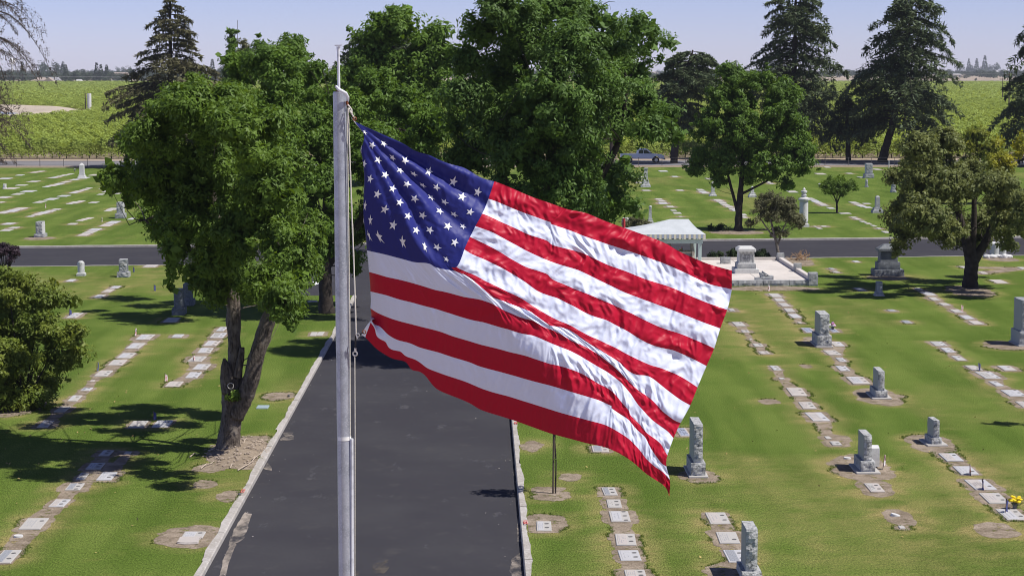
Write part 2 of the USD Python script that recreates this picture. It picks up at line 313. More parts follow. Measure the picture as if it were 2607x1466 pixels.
mat('cream_stone', (0.60, 0.53, 0.42), 0.85, 0.2, [(3.0, (0.50, 0.44, 0.35), 0.45, 0.7)]); mat('slate_panel', (0.22, 0.225, 0.235), 0.8, 0.2)
mat('terrace_concrete', (0.55, 0.50, 0.455), 0.9, 0.15, [(0.8, (0.46, 0.415, 0.375), 0.42, 0.66, 5.0), (14.0, (0.60, 0.555, 0.51), 0.5, 0.75)])
mat('water', (0.16, 0.20, 0.21), 0.12, 0.5)
mat('wall_cream', (0.52, 0.46, 0.36), 0.9, 0.1); mat('wall_white', (0.68, 0.67, 0.65), 0.8, 0.2); mat('wall_grey', (0.35, 0.33, 0.32), 0.9, 0.1); mat('wall_yellow', (0.62, 0.52, 0.18), 0.8, 0.2)
mat('roof_tan', (0.32, 0.26, 0.22), 0.9, 0.1); mat('roof_grey', (0.27, 0.26, 0.27), 0.9, 0.1); mat('roof_pale', (0.48, 0.46, 0.45), 0.9, 0.1)
mat('pipe_white', (0.60, 0.59, 0.57), 0.7, 0.2, [(1.0, (0.45, 0.43, 0.41), 0.5, 0.75)])
mat('pole_wood', (0.11, 0.085, 0.065), 0.9, 0.1); mat('fence_steel', (0.10, 0.095, 0.09), 0.7, 0.3); mat('wire', (0.35, 0.34, 0.34), 0.6, 0.3)
mat('bin_grey', (0.42, 0.42, 0.41), 0.6, 0.3); mat('blue_plate', (0.29, 0.36, 0.38), 0.5, 0.4); mat('red_post', (0.50, 0.05, 0.05), 0.5, 0.4)
mat('brush', (0.34, 0.22, 0.13), 0.95, 0.05)

# the lawn: mown turf with paler mowing bands, dry fringes (attribute "dry") and fine blade grain
usdkit.material(stage, L + 'lawn_turf', {
    'g': ('geometry', {}), 'big': ('noise_texture', {'scale': 0.22, 'detail': 5.0, 'roughness': 0.6}), 'mid': ('noise_texture', {'scale': 0.8, 'detail': 4.0, 'roughness': 0.65}),
    'mp': ('mapping', {'scale': (1.0, 0.10, 1.0)}), 'band': ('noise_texture', {'scale': 0.75, 'detail': 2.0}), 'mpf': ('mapping', {'scale': (1.0, 0.30, 1.0)}), 'fine': ('noise_texture', {'scale': 26.0, 'detail': 4.0, 'roughness': 0.75}),
    'r1': ('map_range', {'from_min': 0.36, 'from_max': 0.66, 'clamp': True}), 'c1': ('mix_color', {'a': (0.100, 0.152, 0.025), 'b': (0.146, 0.192, 0.040)}),
    'r2': ('map_range', {'from_min': 0.40, 'from_max': 0.62, 'clamp': True, 'to_max': 0.8}), 'c2': ('mix_color', {'b': (0.078, 0.124, 0.019)}),
    'r3': ('map_range', {'from_min': 0.56, 'from_max': 0.78, 'clamp': True, 'to_max': 0.40}), 'c3': ('mix_color', {'b': (0.220, 0.225, 0.060)}),
    'at': ('attribute', {'attribute': 'dry'}), 'dm': ('math', {'math_type': 'multiply'}), 'r5': ('map_range', {'from_min': 0.30, 'from_max': 0.62, 'clamp': True, 'to_max': 1.0}), 'c5': ('mix_color', {'b': (0.31, 0.25, 0.10)}),
    'r4': ('map_range', {'from_min': 0.30, 'from_max': 0.72, 'to_min': 0.25, 'to_max': 1.6}), 'c4': ('mix_color', {'blend_type': 'multiply', 'fac': 1.0}), 'cc': ('combine_color', {}),
    'bu': ('bump', {'strength': 0.8, 'distance': 0.05}), 'p': ('principled_bsdf', {'roughness': 0.9, 'specular_ior_level': 0.03, 'sheen_weight': 0.0})},
    [('g.position', 'big.vector'), ('g.position', 'mid.vector'), ('g.position', 'mp.vector'), ('mp.vector', 'band.vector'), ('g.position', 'mpf.vector'), ('mpf.vector', 'fine.vector'),
     ('big.fac', 'r1.value'), ('r1.result', 'c1.fac'), ('band.fac', 'r2.value'), ('r2.result', 'c2.fac'), ('c1.result', 'c2.a'), ('mid.fac', 'r3.value'), ('r3.result', 'c3.fac'), ('c2.result', 'c3.a'),
     ('mid.fac', 'r5.value'), ('r5.result', 'dm.value1'), ('at.fac', 'dm.value2'), ('dm.value', 'c5.fac'), ('c3.result', 'c5.a'),
     ('fine.fac', 'r4.value'), ('r4.result', 'cc.r'), ('r4.result', 'cc.g'), ('r4.result', 'cc.b'), ('c5.result', 'c4.a'), ('cc.color', 'c4.b'), ('c4.result', 'p.base_color'), ('fine.fac', 'bu.height'), ('bu.normal', 'p.normal')],
    surface='p.BSDF')

# ================================================================ the ground, the roads and the kerbs
ZR = -0.12                                    # road level; the lawns lie at 0
xl = float(gp(520, 1466, ZR)[0]); xr = float(gp(1335, 1466, ZR)[0])
crossA = lambda x: 124.6 + 0.100 * (x + 4.0)  # near and far edge of the cross road, which runs a little askew
crossB = lambda x: 138.9 + 0.100 * (x + 4.0)
FARY0, FARY1, LAWN_END = 252.5, 268.0, 246.5
def base_ground():
    xs = np.concatenate([np.linspace(-6000, -300, 12), np.linspace(-250, 250, 40), np.linspace(300, 6000, 12)])
    ys = np.concatenate([np.linspace(-400, 0, 4), np.linspace(10, 400, 30), np.linspace(450, 12000, 30)])
    X, Y = np.meshgrid(xs, ys, indexing='ij'); return grid_mesh(np.stack([X, Y, np.full_like(X, -0.16)], -1))
struct('ground', base_ground(), 'vineyard_soil')
struct('road', poly_sheet(Polygon([(xl, 4), (xr, 4), (xr, crossA(xr)), (xl, crossA(xl))]), ZR), 'asphalt')
struct('cross_road', poly_sheet(Polygon([(-95, crossA(-95)), (95, crossA(95)), (95, crossB(95)), (-95, crossB(-95))]), ZR), 'asphalt')
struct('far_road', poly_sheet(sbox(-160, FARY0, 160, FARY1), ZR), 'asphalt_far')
bay_x0 = float(gp(735, 720, ZR)[0]); bay_y0 = float(gp(800, 758, ZR)[1])
struct('parking_bay', poly_sheet(Polygon([(bay_x0, bay_y0), (xl, bay_y0), (xl, crossA(xl)), (bay_x0, crossA(bay_x0))]), ZR), 'asphalt')

def wobble(n, seed, amp): r = np.random.default_rng(seed); return np.convolve(r.normal(0, amp, n + 8), np.ones(5) / 5, 'same')[4:-4]
def kerb(name, a, b, side, seed, width=0.18, step=0.35):   # a kerb of separate worn lengths; side: towards the lawn
    a, b = np.array(a, float), np.array(b, float); d = b - a; Lk = np.linalg.norm(d); d /= Lk; nrm = np.array([-d[1], d[0]]) * side
    n = max(2, int(Lk / step)); w = wobble(n + 1, seed, 0.07)
    t = np.linspace(0, Lk, n + 1); p0 = a + t[:, None] * d; p1 = p0 + nrm * (width + w[:, None])
    z = 0.025 + wobble(n + 1, seed + 1, 0.012)
    prof = np.stack([np.column_stack([p0, np.full(n + 1, ZR - 0.03)]), np.column_stack([p0 + nrm * .005, z - 0.03]), np.column_stack([p0 + nrm * 0.03, z]), np.column_stack([p1, z]), np.column_stack([p1, np.full(n + 1, -0.1)])], 1)
    m = grid_mesh(prof); 
    if side > 0: m = (m[0], m[1][:, ::-1])
    struct(name, m, 'kerb_concrete', smooth=25)
# long kerbs are cast in lengths: one mesh for each 3 m near the camera, longer ones farther off
def kerb_run(a, b, side, seed, name='kerb'):
    a, b = np.array(a, float), np.array(b, float); Lk = np.linalg.norm(b - a); t = 0.0; i = 0
    while t < Lk - .05:
        p = a + (b - a) * t / Lk; s = 3.0 if p[1] < 75 else (6.0 if p[1] < 110 else 12.0)
        e = min(Lk, t + s - 0.018); kerb(name, p, a + (b - a) * e / Lk, side, seed + 7 * i); t += s; i += 1
kerb_run((xl, 30), (xl, bay_y0 + 0.0), 1, 11)
kerb_run((xr, 30), (xr, crossA(xr)), -1, 12)
kerb_run((-80, crossA(-80)), (bay_x0, crossA(bay_x0)), -1, 13)
kerb_run((xr, crossA(xr)), (80, crossA(80)), -1, 14)
kerb_run((-80, crossB(-80)), (80, crossB(80)), 1, 15)

# ================================================================ flat grave markers: (x, y, width, height) as seen, in views of the photograph
V2, V3, V4 = Z(0, 380, 3.6229), Z(0, 700, 3.6229), Z(0, 1066, 3.6229)
G1, G2, H2, K3, K4, K5, K6, K7, K8 = Z(1500, 300, 4.2617), Z(2007, 300, 4.2617), Z(1550, 520, 4.2617), Z(2007, 600, 4.2617), Z(1700, 700, 4.2617), Z(2007, 900, 4.2617), Z(2007, 1126, 4.2617), Z(1500, 1126, 4.2617), Z(1200, 1040, 4.2617)
rows = [  # (where the row is, view, markers, style)
 ('outer left row beside the dark shrub', V3, [(690, 370, 90, 45), (1340, 570, 130, 45), (1250, 652, 120, 48), (1165, 740, 125, 45), (1085, 805, 130, 48), (955, 905, 120, 50), (853, 972, 40, 12), (800, 1050, 85, 25), (690, 1135, 90, 50), (575, 1235, 100, 45), (420, 1370, 100, 58)], 'n'),
 ('inner left row beside the forked tree', V3, [(2045, 497, 70, 35), (2015, 555, 120, 42), (1955, 628, 120, 45), (1895, 692, 120, 45), (1818, 772, 130, 45), (1860, 845, 130, 48), (1785, 920, 110, 50), (1608, 1003, 130, 45)], 'n'),
 ('inner left row running into the near corner', V4, [(1275, 45, 140, 60), (980, 312, 100, 45), (880, 432, 140, 55), (760, 528, 80, 55), (690, 620, 140, 60), (550, 772, 140, 65), (312, 963, 200, 100), (65, 1265, 170, 115)], 'n'),
 ('shaded plot under the forked tree', V4, [(1500, 42, 150, 60), (985, 525, 140, 70), (1180, 308, 60, 20)], 'n'),
 ('short row in front of the two tall left stones', V2, [(1065, 1270, 70, 20), (1000, 1302, 70, 25), (915, 1355, 80, 28), (655, 1208, 60, 20)], 'm'),
 ('kerb side by the left cross road', V2, [(1390, 1075, 110, 22)], 'm'),
 ('shade of the forked tree by the paired stones', V3, [(1640, 560, 90, 25), (1585, 412, 120, 40), (455, 970, 60, 20)], 'm'),
 ('shade beside the left kerb', Z(400, 700, 2.898), [(1155, 433, 45, 26), (1204, 431, 46, 26)], 'm'),
 ('lawn by the left kerb', V4, [(1785, 1065, 200, 55)], 'n'),
 ('front right row beside the road', K7, [(220, 525, 150, 82), (270, 658, 155, 85), (330, 797, 215, 110), (395, 1048, 220, 120), (437, 1217, 230, 108), (500, 1420, 230, 90)], 'n'),
 ('lawn just below the flag', K7, [(120, 65, 180, 65)], 'n'),
 ('row in front of the bottom pillar stone', K7, [(1395, 815, 225, 120), (1505, 1027, 225, 120), (1590, 1225, 220, 130)], 'n'),
 ('lawn beside the sapling', K8, [(787, 1268, 165, 100)], 'n'),
 ('lawn behind the tall stone right of the flag tip', K8, [(2295, 250, 120, 85)], 'b'),
 ('row in front of the terrace', H2, [(1805, 985, 110, 38), (1850, 1035, 95, 30), (1903, 1088, 95, 35), (1960, 1148, 95, 35), (2018, 1208, 100, 40), (2070, 1283, 40, 12)], 'm'),
 ('row past the rock-faced stone', K4, [(1840, 745, 110, 45), (1785, 838, 140, 48), (1880, 915, 80, 38), (1900, 1010, 110, 50), (2065, 1140, 190, 75)], 'n'),
 ('plot behind the rock-faced stone', K4, [(1525, 598, 110, 50), (1800, 598, 80, 40)], 'b'),
 ('row right beside the flag edge', K4, [(690, 375, 60, 30), (770, 530, 110, 42), (840, 608, 80, 25), (900, 695, 30, 10), (980, 758, 100, 30), (1045, 838, 105, 28), (1170, 1005, 90, 50), (1235, 1120, 55, 15), (1400, 1265, 170, 85), (1515, 1410, 150, 70)], 'n'),
 ('row behind the stone with the small white tablet', K5, [(315, 680, 190, 88), (430, 907, 60, 25), (515, 970, 105, 38)], 'n'),
 ('lawn in front of the stone with the white tablet', K6, [(935, 485, 160, 90), (1230, 913, 65, 28)], 'n'),
 ('row under the spreading olive tree', K3, [(1420, 578, 60, 25), (1515, 625, 110, 35), (1580, 683, 80, 30), (1695, 742, 90, 22), (1825, 815, 100, 30), (1935, 882, 105, 38), (2035, 940, 110, 35)], 'm'),
 ('outer right row', K3, [(1630, 1167, 130, 45), (1730, 1237, 105, 48), (1848, 1325, 100, 48)], 'n'),
 ('outer right row at the frame edge', K5, [(2010, 152, 120, 50), (2165, 228, 175, 72), (2255, 323, 90, 48), (2445, 425, 190, 65), (2570, 545, 140, 60)], 'n'),
 ('plot at the right frame edge', K5, [(2370, 155, 140, 50)], 'n'),
 ('row in front of the low right stone', K5, [(1765, 1120, 190, 80), (1925, 1262, 200, 85)], 'n'),
 ('row with little flags in the lower right', K6, [(2085, 453, 240, 105), (2235, 600, 230, 110), (2425, 775, 240, 115)], 'n'),
 ('open right lawn', K3, [(1285, 933, 80, 30)], 'm'),
 ('shaded lawn round the dark monument', K3, [(780, 580, 80, 30), (470, 358, 50, 15), (515, 392, 60, 15), (1120, 808, 80, 18)], 'm'),
 ('lawn behind the olive tree trunk', K3, [(2280, 495, 130, 38), (2110, 400, 70, 25), (1915, 340, 90, 20), (735, 278, 60, 15), (2540, 350, 70, 20)], 'm'),
 ('far left lawn, top strips', V2, [(320, 212, 50, 10), (370, 205, 50, 10), (490, 262, 55, 9), (545, 250, 60, 10), (600, 238, 60, 10), (650, 228, 45, 8), (185, 238, 60, 8), (45, 270, 100, 12), (880, 235, 80, 14)], 'f'),
 ('far left lawn, strip behind the white pointed stone', V2, [(770, 264, 90, 12), (690, 280, 60, 10), (610, 300, 60, 12), (550, 318, 70, 14), (490, 332, 80, 16), (430, 345, 50, 10), (310, 297, 80, 12), (200, 330, 90, 10), (105, 360, 100, 14)], 'f'),
 ('far left lawn, second strip', V2, [(270, 385, 110, 18), (165, 412, 80, 14), (45, 440, 90, 22), (10, 487, 40, 10)], 'f'),
 ('far left lawn, third strip', V2, [(820, 358, 50, 8), (780, 372, 60, 12), (720, 388, 70, 14), (680, 400, 60, 10), (590, 430, 90, 12), (480, 457, 90, 20), (370, 485, 75, 18), (190, 545, 90, 22), (120, 565, 90, 25), (40, 580, 80, 22)], 'f'),
 ('far left lawn, strip by the tree branch', V2, [(960, 357, 70, 12), (1050, 375, 80, 16), (1000, 390, 90, 14), (930, 415, 50, 10), (1075, 408, 60, 10), (740, 480, 60, 14), (690, 490, 70, 18), (650, 500, 50, 12), (865, 490, 70, 12)], 'f'),
 ('far left lawn, middle strip', V2, [(520, 553, 60, 10), (460, 570, 80, 14), (400, 585, 80, 16), (350, 600, 80, 16), (285, 617, 50, 8), (1165, 510, 60, 18), (1040, 550, 80, 18), (1000, 565, 60, 12)], 'f'),
 ('far left lawn, lower strip', V2, [(820, 635, 60, 14), (780, 645, 60, 14), (745, 655, 60, 12), (670, 687, 70, 12), (80, 685, 80, 16), (130, 722, 70, 12), (60, 745, 90, 16)], 'f'),
 ('far left lawn, strip below the tall tablet stone', V2, [(1215, 640, 50, 14), (1045, 672, 90, 20), (985, 698, 90, 22), (880, 738, 90, 16), (830, 762, 90, 22), (775, 787, 80, 20)], 'f'),
 ('far right lawn by the parked truck', G1, [(790, 570, 90, 25), (1065, 550, 60, 30), (930, 638, 60, 10), (560, 640, 50, 10), (560, 665, 60, 12), (535, 700, 60, 22), (620, 787, 80, 10), (985, 785, 70, 12), (1300, 660, 70, 18)], 'f'),
 ('far right lawn, strip by the short pillar', G1, [(1205, 780, 70, 12), (1230, 800, 80, 12), (1260, 815, 80, 12)], 'f'),
 ('far right lawn, strip behind the pavilion', G1, [(755, 880, 70, 12), (785, 900, 70, 12), (800, 925, 90, 18), (880, 963, 75, 15), (915, 1003, 60, 12), (955, 1032, 85, 15), (990, 1070, 40, 8)], 'f'),
 ('far right lawn, strip left of the slim obelisk', G1, [(350, 850, 100, 16), (365, 880, 90, 16), (370, 905, 70, 12), (480, 980, 80, 28)], 'f'),
 ('far right lawn, strip behind the middle tree', G1, [(1390, 890, 80, 12), (1420, 905, 80, 12), (1450, 925, 80, 14), (1480, 945, 80, 14), (1520, 963, 80, 14), (1555, 985, 80, 14), (1580, 1003, 60, 12), (1675, 1050, 60, 16), (1680, 1075, 50, 20), (1935, 697, 60, 12), (1975, 713, 50, 10), (2190, 795, 100, 28)], 'f'),
 ('far right lawn, top strip', G2, [(420, 535, 60, 10), (345, 607, 100, 14), (665, 603, 60, 8), (955, 558, 70, 14), (790, 645, 60, 12)], 'f'),
 ('far right lawn, strip behind the urn column', G2, [(240, 875, 70, 14), (280, 895, 80, 14), (310, 912, 80, 14), (350, 930, 80, 14), (385, 948, 80, 12), (460, 978, 70, 14)], 'f'),
 ('far right lawn, strip beside the small round tree', G2, [(710, 918, 80, 16), (760, 940, 80, 14), (800, 957, 80, 14), (860, 970, 80, 14), (850, 930, 80, 10), (610, 1033, 120, 14)], 'f'),
 ('far right lawn, strip running down to the cross road', G2, [(710, 1078, 60, 12), (750, 1098, 60, 12), (810, 1125, 60, 12), (865, 1145, 60, 12), (925, 1170, 50, 12), (980, 1198, 40, 10), (1060, 1238, 70, 18)], 'f'),
 ('far right lawn, three stones by the urn column', G2, [(385, 1175, 60, 10), (335, 1197, 50, 12), (290, 1178, 30, 8)], 'f'),
]
ORD = 'first second third fourth fifth sixth seventh eighth ninth tenth eleventh twelfth thirteenth'.split()
soil_shapes = []; marker_rects = []
rng = np.random.default_rng(5); rpy = random.Random(5)
def ragged(poly, seed, amp=0.1, seg=0.12):
    g = poly.segmentize(seg); r = np.array(g.exterior.coords)[:-1]
    c = r.mean(0); nz = meshkit.fbm(np.column_stack([r * 1.6, np.full(len(r), seed * 3.1)]), 4, seed) - .5
    d = r - c; d /= np.linalg.norm(d, axis=1, keepdims=True) + 1e-9
    p = Polygon(r + d * (nz * 4 * amp + (meshkit.noise(np.column_stack([r * 7, np.full(len(r), seed * 1.7)]), seed) - .5) * .12)[:, None]); return p if p.is_valid else p.buffer(0)

def marker(label, x0, x1, y0, y1, style, seed):
    r = random.Random(seed); w, l = x1 - x0, y1 - y0
    t = Thing('grave_marker', label, 'grave marker', ((x0 + x1) / 2, (y0 + y1) / 2, 0), rz=r.uniform(-.035, .035))
    hw, hl = w / 2, l / 2; top = 0.028 + r.uniform(0, .012)
    base = r.choice(['marker_concrete', 'marker_concrete', 'marker_plaque', 'marker_warm'])
    if style == 'f':
        t.part('slab', cham(-hw, hw, -hl, hl, -0.05, top, 0.015), base); return
    t.part('slab', cham(-hw, hw, -hl, hl, -0.05, top, 0.012), base)
    if w * l < 0.12 or style == 'm' and r.random() < .5: return
    bw = min(0.07, w * .1); face = 'marker_blue' if style == 'b' else r.choice(['marker_plaque', 'marker_plaque', 'marker_concrete', 'marker_warm', 'marker_grey'])
    x_in = hw - bw - (0.17 if style == 'n' else 0.02)
    pq = t.part('plaque', cham(-hw + bw, x_in, -hl + bw, hl - bw, top - .01, top + 0.006, 0.004), face)
    if style in 'nb':
        k = r.choice([1, 2, 2, 3]) if l > .7 else 1
        for i in range(k):
            yy = (i - (k - 1) / 2) * l * .42 if k > 1 else r.choice([-.2, .2]) * l
            t.part('vase_ring', lathe([(0.06, top - .01), (0.06, top + .008), (0.045, top + .010), (0.04, top + .004)], 10, (hw - .12, yy, 0)), 'vase_metal', smooth=30)
    ink = 'inscription_dark' if style == 'b' or seed % 7 == 3 else 'inscription'
    lines = []; nl = r.choice([2, 3, 4]); span = x_in + hw - bw
    for i in range(nl):
        cx = -hw + bw + span * (i + .8) / (nl + .6); hh = (l / 2 - bw) * r.uniform(.35, .8); n = max(2, int(hh * 2 / .11))
        for q in range(n):
            if r.random() < .2: continue
            y = -hh + 2 * hh * q / n; lines.append(bx(cx - span * .035, cx + span * .035, y, y + 2 * hh / n * .7, top + .004, top + .0085))
    if lines: t.part('inscription', cat(lines), ink, under=pq)
mi = 0
TINY = {'n': .0, 'm': .0, 'b': .0, 'f': .0}
for where, view, ms, style in rows:
    ms_sorted = sorted(ms, key=lambda m: -m[1])
    for k, (cx, cy, w, h) in enumerate(ms_sorted):
        a = view(cx, cy + h / 2); b = view(cx, cy - h / 2); c = view(cx, cy)
        pa, pb, pc = gp(*a, .03), gp(*b, .03), gp(*c, .03)
        wid = w / view.z * pc[1] / F; y0, y1 = float(pa[1]), float(pb[1])
        if y1 - y0 > 2.6: y1 = y0 + 2.6
        if y1 - y0 < .28: y1 = y0 + .28
        x0, x1 = pc[0] - wid / 2, pc[0] + wid / 2
        size = wid * (y1 - y0)
        kind = 'small' if size < .35 else ('wide pale' if size > 1.3 else 'pale')
        if style == 'b': kind = 'blue-grey'
        lab = ' '.join(f'{kind} marker, {where}, {ORD[k]} nearest'.split()[:16]) if len(ms) > 1 else f'{kind} flat marker on its own, {where}'
        marker(lab, x0, x1, y0, y1, style, mi); mi += 1
        rect = sbox(x0, y0, x1, y1)
        if style != 'f': soil_shapes.append(ragged(rect.buffer(0.10 + .16 * rng.random()), mi, .07)); marker_rects.append((where, rect))
        elif rng.random() < .45: soil_shapes.append(ragged(rect.buffer(0.12 + .2 * rng.random()), mi, .09, .3))
# soil that joins the markers of a row
byrow = {}
for w_, r_ in marker_rects: byrow.setdefault(w_, []).append(r_)
for w_, rs in byrow.items():
    for a, b in zip(rs[:-1], rs[1:]):
        if a.distance(b) < 3.2: soil_shapes.append(ragged(unary_union([a.buffer(-.02), b.buffer(-.02)]).convex_hull.buffer(.06), len(soil_shapes), .06))
def soil_blob(px, py, rx, ry, seed, amp=.16):     # pixel centre and half sizes
    c = gp(px, py); c2 = gp(px, py - ry); R = rx * c[1] / F; D = float(c2[1] - c[1])
    soil_shapes.append(ragged(affinity.scale(Point(c[0], c[1]).buffer(1, 24), R, D), seed, amp))
for i, q in enumerate([(1400, 1256, 58, 20), (1356, 1135, 25, 15), (1452, 1214, 32, 9), (640, 1150, 95, 42), (590, 1262, 36, 15), (490, 1366, 92, 28), (1780, 1212, 55, 18), (1865, 1455, 80, 26), (2238, 1010, 62, 22), (2370, 1128, 62, 24),
                       (2195, 1190, 80, 34), (2225, 1240, 50, 22), (2293, 1320, 45, 22), (2090, 872, 45, 16), (2560, 880, 60, 12), (2128, 1118, 34, 14), (1957, 1022, 25, 7), (2050, 932, 18, 5), (2260, 706, 50, 8), (2470, 742, 60, 14), (30, 1035, 90, 26),
                       (2030, 665, 40, 12), (1960, 735, 130, 6), (520, 1232, 30, 10), (1390, 1330, 60, 22), (100, 607, 40, 4), (2550, 660, 40, 6), (1875, 592, 70, 5), (700, 1010, 40, 10), (2540, 1350, 50, 20), (540, 1190, 40, 12), (735, 1005, 25, 7)]): soil_blob(*q, i + 300)

# ---- lawns
def lawn(poly, res, z0=0.0):
    x0, y0, x1, y1 = poly.bounds
    nx, ny = int((x1 - x0) / res) + 2, int((y1 - y0) / res) + 2
    X, Y = np.meshgrid(np.linspace(0, 1, nx), np.linspace(0, 1, ny), indexing='ij')
    return X, Y
soil_all = unary_union([s for s in soil_shapes if not s.is_empty]).difference(unary_union([sbox(xl - .2, 0, xr + .2, 140), Polygon([(-95, crossA(-95) - .2), (95, crossA(95) - .2), (95, crossB(95) + .2), (-95, crossB(-95) + .2)])]))

def lawn_sheet(corner, res):                  # corner: (xa, xb, y0(x), y1(x))
    xa, xb, f0, f1 = corner
    nx, ny = max(2, int((xb - xa) / res)), max(2, int((f1((xa + xb) / 2) - f0((xa + xb) / 2)) / res))
    xs = np.linspace(xa, xb, nx); s = np.linspace(0, 1, ny)
    Y = np.array([f0(x) + (f1(x) - f0(x)) * s for x in xs]); X = np.repeat(xs[:, None], ny, 1)
    # never above the markers' faces: the turf only dips
    Zv = -0.02 * meshkit.fbm(np.stack([X * .25, Y * .25, X * 0], -1), 3, 3) * 0
    m = struct('lawn', grid_mesh(np.stack([X, Y, Zv], -1)), 'lawn_turf')
    d = shapely.distance(shapely.points(X.ravel(), Y.ravel()), soil_all)
    dry = np.clip(1 - d / 0.6, 0, 1) * (0.45 + .65 * meshkit.fbm(np.stack([X.ravel() * .5, Y.ravel() * .3, X.ravel() * 0], -1), 3, 8))
    dry = np.clip(dry + np.clip((meshkit.fbm(np.stack([X.ravel() * .16, Y.ravel() * .07, X.ravel() * 0 + 4], -1), 4, 21) - .58) * 4, 0, .40), 0, 1)
    UsdGeom.PrimvarsAPI(m).CreatePrimvar('dry', Sdf.ValueTypeNames.FloatArray, 'vertex').Set(Vt.FloatArray.FromNumpy(dry.astype(np.float32)))
kw = 0.16
lawn_sheet((-45, bay_x0, lambda x: 30.0, lambda x: crossA(x) - kw), .38)
lawn_sheet((bay_x0, xl - kw, lambda x: 30.0, lambda x: bay_y0), .38)
lawn_sheet((xr + kw, 45, lambda x: 30.0, lambda x: crossA(x) - kw), .38)
lawn_sheet((-85, 85, lambda x: crossB(x) + kw, lambda x: LAWN_END), .9)
for g in getattr(soil_all, 'geoms', [soil_all]):
    if g.area > .01:
        g = g.simplify(.02)
        struct('bare_soil', poly_sheet(g, 0.006 if g.area < 60 else .005), 'bare_patch')
struct('verge', poly_sheet(sbox(-160, LAWN_END, 160, FARY0), -0.05), 'soil')

# worn grass rims: tufts standing round the bare patches and thinly over the near lawn
def blades(n, h, seed):
    r = np.random.default_rng(seed); V, Fc = [], []
    for i in range(n):
        a = r.uniform(0, 2 * np.pi); p = r.normal(0, .035, 2); t = r.uniform(.2, .6) * h; w = .007
        s = np.array([math.cos(a), math.sin(a), 0]) * w; lean = np.array([r.normal() * t, r.normal() * t, h * r.uniform(.6, 1.1)])
        b = np.array([p[0], p[1], 0]); k = len(V); V += [b - s, b + s, b + lean]; Fc.append((k, k + 1, k + 2))
    return np.array(V), np.array(Fc)
leaf_mat('grass_blade', (0.10, 0.155, 0.022), (0.14, 0.19, 0.035), (0.19, 0.22, 0.06), trans=0.3, sc=0.5)
def instancer(name, protos, pos, idx, yaw, scl, label, cat_, under=None):
    p = numbered(under or '/World', name); pi = UsdGeom.PointInstancer.Define(stage, p); targets = []
    for k, (m, mt) in enumerate(protos):
        pp = f'{p}/{name}_kind_{k:03d}'; usdkit.mesh(stage, pp, m, L + mt); targets.append(Sdf.Path(pp))
    pi.CreatePrototypesRel().SetTargets(targets)
    pi.CreatePositionsAttr(Vt.Vec3fArray.FromNumpy(np.asarray(pos, np.float32)))
    pi.CreateProtoIndicesAttr(Vt.IntArray.FromNumpy(np.asarray(idx, np.int32)))
    q = np.zeros((len(pos), 4)); q[:, 0] = np.cos(np.asarray(yaw) / 2); q[:, 3] = np.sin(np.asarray(yaw) / 2)
    pi.CreateOrientationsAttr(Vt.QuathArray([Gf.Quath(float(a), 0, 0, float(d)) for a, _, _, d in q]))
    pi.CreateScalesAttr(Vt.Vec3fArray.FromNumpy(np.asarray(scl, np.float32)))
    setdata(pi.GetPrim(), label, cat_, None, 'stuff'); return pi
pts = []
for g in getattr(soil_all, 'geoms', [soil_all]):
    if g.bounds[1] > 118: continue
    ln = g.exterior.length
    for t in np.arange(0, ln, .05):
        q = g.exterior.interpolate(t + rng.uniform(0, .05)); pts.append((q.x + rng.normal(0, .035), q.y + rng.normal(0, .035)))
pts = np.array(pts)
keep = meshkit.noise(np.column_stack([pts * .9, np.zeros(len(pts))]), 4) > .66; pts = pts[keep]
sc = rng.uniform(.6, 1.25, len(pts))
instancer('grass_tufts', [(blades(12, .055, 1), 'grass_blade'), (blades(12, .045, 2), 'grass_blade')], np.column_stack([pts, np.zeros(len(pts))]), rng.integers(0, 2, len(pts)), rng.uniform(0, 6.28, len(pts)), np.column_stack([sc, sc, sc]), 'longer green grass blades rimming the bare soil patches', 'grass')

